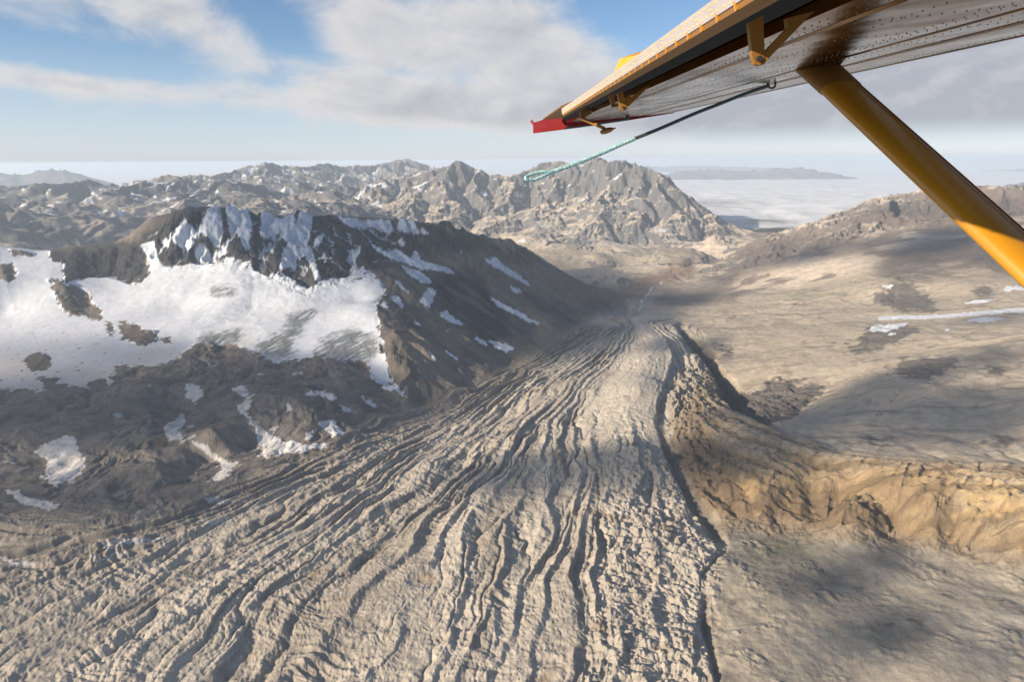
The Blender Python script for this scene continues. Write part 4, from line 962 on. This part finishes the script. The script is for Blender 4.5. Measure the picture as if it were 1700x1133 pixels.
def paint(name, c, rough=.35, metal=0.0, coat=0.0, grime=.25, bump=0.0, sc_=6.0):
    m = bpy.data.materials.new(name); m.use_nodes = True; t = NT(m.node_tree); t.n.clear()
    geo = t.node('ShaderNodeNewGeometry')
    a = t.node('ShaderNodeTexNoise', inp={'Vector': geo.outputs['Position'], 'Scale': sc_, 'Detail': 8.0, 'Roughness': .65})
    f = t.math('ADD', t.math('MULTIPLY', a.outputs[0], grime*2), 1-grime)
    vm = t.node('ShaderNodeVectorMath', operation='SCALE', inp={0: c, 3: f})
    rg = t.math('ADD', t.math('MULTIPLY', t.math('SUBTRACT', a.outputs[0], .5), .25), rough, clamp=True)
    bs = t.node('ShaderNodeBsdfPrincipled', inp={'Base Color': vm.outputs[0], 'Roughness': rg, 'Metallic': metal, 'Specular Tint': (1, 1, 1, 1) if metal < .9 else (.50, .40, .31, 1), 'Coat Weight': coat, 'Coat Roughness': .12})
    if bump:
        n_ = t.node('ShaderNodeTexNoise', inp={'Vector': geo.outputs['Position'], 'Scale': 2.6, 'Detail': 2.0})
        bb = t.node('ShaderNodeBump', inp={'Strength': 1.0, 'Distance': bump, 'Height': n_.outputs[0]}); t.l.new(bb.outputs[0], bs.inputs['Normal'])
    t.node('ShaderNodeOutputMaterial', inp={'Surface': bs.outputs[0]})
    return m
m_yel = paint('yellow_paint', (.42, .185, .008), .38, coat=.3, grime=.15)
m_yel2 = paint('worn_yellow_paint', (.22, .10, .016), .5, grime=.3)
m_alu = paint('polished_aluminium', (.165, .12, .085), .14, metal=1.0, grime=.3, bump=.006, sc_=3.0)
m_riv = paint('rivet_metal', (.16, .10, .06), .5, metal=.3)
m_goldriv = paint('painted_rivet', (.85, .50, .10), .35, coat=.3)
m_red = paint('red_paint', (.26, .02, .02), .4, coat=.3, grime=.2)
m_blk = paint('bolt_and_slot_shade_black', (.012, .012, .012), .8)  # black for the bolts and for the painted shade in the flap slot
m_slv = paint('grey_sleeve', (.05, .06, .065), .6)
m_strip = paint('pale_edge_paint', (.56, .47, .43), .3, metal=.4, grime=.25, sc_=14)  # pale pinkish tone of the trailing edge strip
# twisted rope material
m_rope = bpy.data.materials.new('teal_rope'); m_rope.use_nodes = True; t = NT(m_rope.node_tree); bs = t.n['Principled BSDF']
geo = t.node('ShaderNodeNewGeometry'); nz = t.node('ShaderNodeTexNoise', inp={'Vector': geo.outputs['Position'], 'Scale': 160.0, 'Detail': 2.0})
t.l.new(t.mix(t.ramp(nz.outputs[0], .42, .62), (.12, .30, .31), (.48, .62, .60)), bs.inputs['Base Color']); bs.inputs['Roughness'].default_value = .8

Z0, Z1 = .30, 7.12
plane = bpy.data.objects.new('airplane', None); link(plane); plane.location = pf_(1.1, .35, 1.5)
plane['label'] = 'yellow and bare metal high wing aeroplane wing with its strut reaching over the upper right'; plane['category'] = 'airplane'
bpy.context.view_layer.update(); PINV = Matrix.Translation(plane.location).inverted()
def part(mb, name, mat, parent=plane, smooth=False):
    o = mb.build(name, mat, parent, smooth)
    o.matrix_parent_inverse = PINV if parent is plane else Matrix.Identity(4)
    return o
def under(a): return .239+.11*(a-.555)
# wing skin
prof = [(.553, .275), (.555, .239)]+[(a, under(a)) for a in np.linspace(.62, 1.60, 24)]+[(1.66, .3615), (1.70, .3675), (1.74, .378), (1.775, .396), (1.80, .425), (1.805, .46), (1.79, .50), (1.74, .54), (1.6, .575), (1.3, .585), (1.0, .545), (.80, .49), (.70, .45), (.60, .405), (.56, .37)]
mb = MB(); zs = np.linspace(Z0, Z1, 34)
mb.loft([[pf_(a, b, z) for a, b in prof] for z in zs]); wing = part(mb, 'wing', m_alu, smooth=True)
# rivets
def rivets(rows, rad, hgt=.45, k=6):
    m_ = MB()
    for (p, n_) in rows:
        p = Vector(p); n_ = Vector(n_).normalized(); x = n_.orthogonal().normalized(); y = n_.cross(x)
        base_ = [tuple(p+(x*math.cos(2*math.pi*i/k)+y*math.sin(2*math.pi*i/k))*rad) for i in range(k)]
        top_ = [tuple(p+n_*rad*hgt+(x*math.cos(2*math.pi*i/k)+y*math.sin(2*math.pi*i/k))*rad*.55) for i in range(k)]
        m_.add(base_+top_, [(i, (i+1) % k, k+(i+1) % k, k+i) for i in range(k)]+[tuple(k+i for i in range(k))])
    return m_
dn = Vector(c2w(.11, -.994, 0))
rows = []
random.seed(4)
for a in (.60, .635, .80, 1.0, 1.03, 1.16, 1.30, 1.335, 1.40, 1.43, 1.47, 1.50, 1.54, 1.57, 1.61):
    st = .028 if a > 1.25 else .036
    for z in np.arange(.6, Z1-.05, st): rows.append((pf_(a+random.uniform(-.001, .001), under(a)-.0005, z), dn))
for k, z in enumerate(np.arange(.8, Z1-.1, .30)):
    for a in np.arange(.60, 1.62, .026):
        rows.append((pf_(a, under(a)-.0005, z+.035*(a-1)), dn))
o = part(rivets(rows, .0021), 'rivets', m_riv, wing); o['kind'] = 'stuff'
# lap seams
mb = MB()
for a, w_ in ((.66, .010), (1.10, .006), (1.30, .006), (1.455, .008), (1.63, .005)):
    mb.loft([[pf_(a-w_, under(a)-.0016, z), pf_(a+w_, under(a)-.0022, z), pf_(a+w_, under(a)+.002, z), pf_(a-w_, under(a)+.002, z)] for z in (Z0, Z1-.01)])
part(mb, 'seam_strip', m_alu, wing)
m_alu2 = paint('sky_reflection_aluminium', (.42, .42, .44), .16, metal=1.0, grime=.2, bump=.004, sc_=3.0)  # brighter bluish strip paints the sky's reflection near the leading edge
mb = MB(); mb.loft([[pf_(1.34, under(1.34)-.0008, z), pf_(1.44, under(1.44)-.0036, z), pf_(1.53, under(1.53)-.0008, z), pf_(1.44, under(1.44)+.002, z)] for z in zs[:-1]]); part(mb, 'sky_reflection_band', m_alu2, wing, True)
# slot between wing and flap: rear spar web, its black standing in for the slot's shade
mb = MB(); mb.loft([[pf_(.549, .268, z), pf_(.551, .35, z), pf_(.50, .335, z), (pf_(.515, .315, z))] for z in (Z0, Z1-.1)]); part(mb, 'rear_spar', m_blk, wing)
# flap with corrugated skin
ZF = 4.45
def corr(n0, t0, k=7, amp=.011):
    out = []
    for i in range(k*4+1):
        f = i/(k*4); a = t0[0]+(n0[0]-t0[0])*f; b = t0[1]+(n0[1]-t0[1])*f
        out.append((a, b-amp*(.5+.5*math.cos(f*k*2*math.pi))))
    return out
mb = MB(); rings = []
for z in np.linspace(Z0, ZF, 30):
    up = .2425+.012*max(0, (z-2.6)/1.8)
    rings.append([pf_(a, b, z) for a, b in [(.334, up), (.3395, .217)]+corr((.52, .2974), (.342, .2186))+[(.525, .31), (.50, .325), (.42, .295), (.345, up+.010)]])
mb.loft(rings); flap = part(mb, 'flap', m_yel2)
mb = MB()
rings = []
for z in np.linspace(Z0, ZF, 40):
    up = .2425+.012*max(0, (z-2.6)/1.8)
    rings.append([pf_(.3318, up+.001, z), pf_(.3372, .2166, z), pf_(.3392, .2166, z), pf_(.3338, up+.001, z)])
mb.loft(rings); strip_o = part(mb, 'trailing_edge_strip', m_strip, flap)
rr_ = []; nA = Vector(c2w(-.97, -.22, 0))
for i, z in enumerate(np.arange(.5, ZF-.02, .03)):
    for q in ((.25, .8) if i % 3 else (.2, .5, .85)):
        rr_.append((pf_(.3369-(q)*.0054, .2170+q*.0255, z+.010*q), nA))
o = part(rivets(rr_, .0024, .6), 'rivets', m_goldriv, flap); o['kind'] = 'stuff'
for z in np.arange(.75, ZF, .0915):
    mb = MB(); mb.loft([[pf_(.336, .221, zz2), pf_(.350, .224, zz2), pf_(.345, .212, zz2), pf_(.338, .206, zz2)] for zz2 in (z-.0035, z+.0035)])
    part(mb, 'rib_tab', m_yel, flap)
# aileron
mb = MB(); rings = []
for z in np.linspace(ZF+.03, 6.95, 14):
    f = (z-ZF)/(6.95-ZF); tb = .268+.024*f
    rings.append([pf_(a, b, z) for a, b in [(.328, tb+.006), (.330, tb-.001)]+corr((.53, .300), (.335, tb-.002), 7, .003)+[(.53, .325), (.45, .33)]])
mb.loft(rings); ail = part(mb, 'aileron', m_yel2)
# upper tab standing proud of the trailing edge
mb = MB(); mb.loft([[pxz(1018, 122, 2.27), pxz(1029, 97, 2.2), pxz(1081, 79, 1.68), pxz(1090, 84, 1.66), pxz(1040, 118, 2.2)], [pxz(1020, 122, 2.31), pxz(1031, 97, 2.24), pxz(1083, 79.5, 1.71), pxz(1092, 85, 1.69), pxz(1042, 118, 2.24)]])
part(mb, 'trim_tab', paint('tab_paint', (.66, .32, .02), .6, grime=.1))
# hinge brackets
mb = MB(); th = .012
def round_(u, v, r, a0=0, a1=360, n=10): return [(u+r*math.cos(R(a0+(a1-a0)*i/n)), v+r*math.sin(R(a0+(a1-a0)*i/n))) for i in range(n+1)]
def bolt(m_, u, v, z, r): m_.plate(round_(u, v, r)[:-1], z-.012, .04)
def bracket(pl, bo, z, th, mat=m_yel2, bm=m_blk):
    m_ = MB()
    for k, q in enumerate(pl): m_.plate(q, z+(.0016*k), th)
    o_ = part(m_, 'hinge_bracket', mat); m2 = MB()
    for (u, v, r) in bo: bolt(m2, u, v, z, r)
    part(m2, 'bolt', bm, o_)
bracket([[(1243, 37), (1267, 25), (1270, 92), (1262, 108), (1253, 106), (1249, 92)], [(1306, 30), (1352, 18), (1270, 103), (1260, 108), (1264, 92), (1308, 46)], round_(1262, 98, 10)[:-1]], [(1263, 96, 4.5)], 1.20, .014)
bracket([[(1025, 155), (1034, 150), (1040, 176), (1036, 183), (1030, 181)], [(1070, 146), (1080, 141), (1040, 180), (1035, 183), (1033, 175), (1046, 162)], round_(1035, 179, 5)[:-1]], [(1035.5, 178, 2.2)], 2.62, .02)
bracket([[(1011, 158), (1019, 155), (1021, 171), (1016, 178)], [(1014, 172), (1032, 170), (1044, 158), (1050, 156), (1038, 174), (1018, 178)]], [(1018, 175, 1.5)], 2.95, .02)
bracket([[(932, 200), (937, 197), (941, 206), (938, 209)], [(936, 204), (950, 202), (953, 190), (957, 190), (956, 203), (940, 209)]], [(938, 206, 1.2)], 6.4, .03, m_red)
# mass balance arm of the aileron
mb = MB(); za = 4.75
mb.plate([(962, 184), (968, 183), (970, 198), (964, 199)], za, .03); mb.plate([(966, 182), (987, 172), (990, 175), (990, 186), (985, 187), (968, 196), (966, 193), (984, 184), (985, 178), (967, 187)], za+.002, .03)
mb.tube([pxz(965, 196, za), pxz(985, 205, za-.1), pxz(1003, 213, za-.2)], .012, 8)
P0 = Vector(pxz(997, 220, za-.2)); P1_ = Vector(pxz(1022, 212.5, za-.2))
mb.tube([tuple(P0.lerp(P1_, k/8)) for k in range(9)], .019, 10, taper=lambda f: .25+.75*math.sin(min(1, f*1.05+.08)*math.pi)**.6 if f < .97 else .25)
part(mb, 'mass_balance', m_yel2, ail, True)
# red wing tip
mb = MB()
def tipr(z, g): return [pf_(.236+g*.1, .150+g*.02, z), pf_(.75, .222-.008*(1-g), z), pf_(1.25, .297-.008*(1-g), z), pf_(1.70, .362, z), pf_(1.79, .40, z), pf_(1.80, .46, z), pf_(1.6, .55, z), pf_(1.0, .52, z), pf_(.6, .40, z), pf_(.30, .28, z), pf_(.234+g*.1, .262, z)]
mb.loft([tipr(7.125, 0), tipr(7.2, 0), tipr(7.27, .3)]); tip = part(mb, 'wing_tip', m_red)
mb = MB(); mb.tube([pxz(938, 213, 7.0), pxz(985, 207, 6.8), pxz(1040, 198, 6.5)], .010, 6); mb.tube([pxz(1041, 199, 6.5), pxz(1043, 190, 6.5)], .018, 6); mb.tube([pxz(1016, 192, 6.6), pxz(1022, 190, 6.6)], .018, 6)
part(mb, 'static_rod', m_slv, tip)
mb = MB(); mb.tube([pxz(886, 206, 7.15), pxz(882, 201, 7.15), pxz(884, 200, 7.15)], .014, 6); part(mb, 'hook', m_red, tip)
# strut
A1 = Vector((1.212, .930, 2.5)); A2_ = Vector((1.418, .331, 2.0)); sd = (A2_-A1)
cd = Vector((.994, .11, 0)); nd = sd.cross(cd).normalized()
if nd.z > 0: nd = -nd
def srow(tt, sc=1.0, w=.075):
    c = A1+sd*tt; out = []
    for i in range(28):
        a = 2*math.pi*i/28; x = math.cos(a); y = math.sin(a)*(1-.25*x)
        p = c+cd*(w*sc*x)+nd*(.030*sc*y); out.append(c2w(*p))
    return out
mb = MB(); mb.loft([srow(t_) for t_ in np.linspace(-.22, 3.3, 24)]); strut = part(mb, 'strut', m_yel, smooth=True)
mb = MB(); mb.loft([srow(t_, s_) for t_, s_ in ((-.215, 1.10), (-.10, 1.07), (-.01, 1.05), (.0, 1.0))]); part(mb, 'strut_cuff', m_yel2, strut, True)
mb = MB(); rings = []
for t_ in np.linspace(.0, 3.2, 12):
    c = A1+sd*t_+cd*.045+nd*.0265; rings.append([c2w(*(c+cd*dx_+nd*dy_)) for dx_, dy_ in ((-.0015, -.004), (.0015, -.004), (.0015, .0012), (-.0015, .0012))])
mb.loft(rings); part(mb, 'seam', m_yel2, strut)
# tie-down ring under the wing
def ringpts(u, v, r, z, n=18): return [pxz(u+r*math.cos(2*math.pi*i/n), v+r*.95*math.sin(2*math.pi*i/n), z) for i in range(n+1)]
mb = MB(); mb.tube(ringpts(1281, 140, 6.5, 3.42), .0055, 6)
mb.tube([pxz(1286, 134, 3.42), pxz(1288, 129, 3.45), pxz(1287, 122, 3.50)], .006, 6); mb.tube([pxz(1275, 123, 3.5), pxz(1280, 128, 3.47), pxz(1288, 128, 3.47)], .004, 6)
part(mb, 'tie_down_ring', m_slv)
# rope trailing in the wind
rope = bpy.data.objects.new('rope', None); link(rope); rope.location = pxz(1277, 141, 3.42)
rope['label'] = 'teal rope with dark sleeve and looped end blowing from the ring under the wing'; rope['category'] = 'rope'
RINV = Matrix.Translation(rope.location).inverted()
def rpart(mb, name, mat, smooth=True):
    o = mb.build(name, mat, rope, smooth); o.matrix_parent_inverse = RINV; return o
def bez(pts, n):
    out = []
    for i in range(len(pts)-1):
        p0 = pts[max(i-1, 0)]; p1 = pts[i]; p2 = pts[i+1]; p3 = pts[min(i+2, len(pts)-1)]
        for k in range(n):
            t_ = k/n; out.append(tuple(.5*((2*p1[j])+(-p0[j]+p2[j])*t_+(2*p0[j]-5*p1[j]+4*p2[j]-p3[j])*t_*t_+(-p0[j]+3*p1[j]-3*p2[j]+p3[j])*t_**3) for j in range(len(p1))))
    out.append(tuple(pts[-1])); return out
mb = MB(); q = bez([(1277, 142, 3.42), (1262, 147, 3.40), (1215, 164, 3.38), (1170, 182, 3.36), (1110, 207, 3.34), (1052, 231, 3.32)], 6)
q = [(u, v+.4*math.sin(k*.55), z) for k, (u, v, z) in enumerate(q)]
mb.tube([pxz(*p) for p in q], .0085, 10, taper=lambda f: .6+.4*min(1, f*8)); rpart(mb, 'sleeve', m_slv)
def twist(qs, rad, name):
    pts = [Vector(pxz(*p)) for p in qs]; m_ = MB()
    L_ = [0]
    for i in range(1, len(pts)): L_.append(L_[-1]+(pts[i]-pts[i-1]).length)
    for s_ in range(3):
        o_ = []
        for i, p in enumerate(pts):
            t_ = (pts[min(i+1, len(pts)-1)]-pts[max(i-1, 0)]).normalized(); x = (Vector((0, 0, 1))-t_*t_.z).normalized(); y = t_.cross(x)
            a = L_[i]*2*math.pi/.042+s_*2*math.pi/3; o_.append(tuple(p+(x*math.cos(a)+y*math.sin(a))*rad*.5))
        m_.tube(o_, rad*.62, 6)
    return rpart(m_, name, m_rope)
twist(bez([(1054, 230, 3.32), (1030, 240.5, 3.31), (1000, 254, 3.30), (965, 268, 3.28), (935, 279, 3.27), (908, 288, 3.26)], 50), .0095, 'rope_line')
twist(bez([(915, 285, 3.26), (895, 286, 3.25), (878, 291, 3.24), (873, 297, 3.23), (884, 299, 3.24), (900, 294, 3.25), (911, 288, 3.26)], 16), .0080, 'rope_loop')
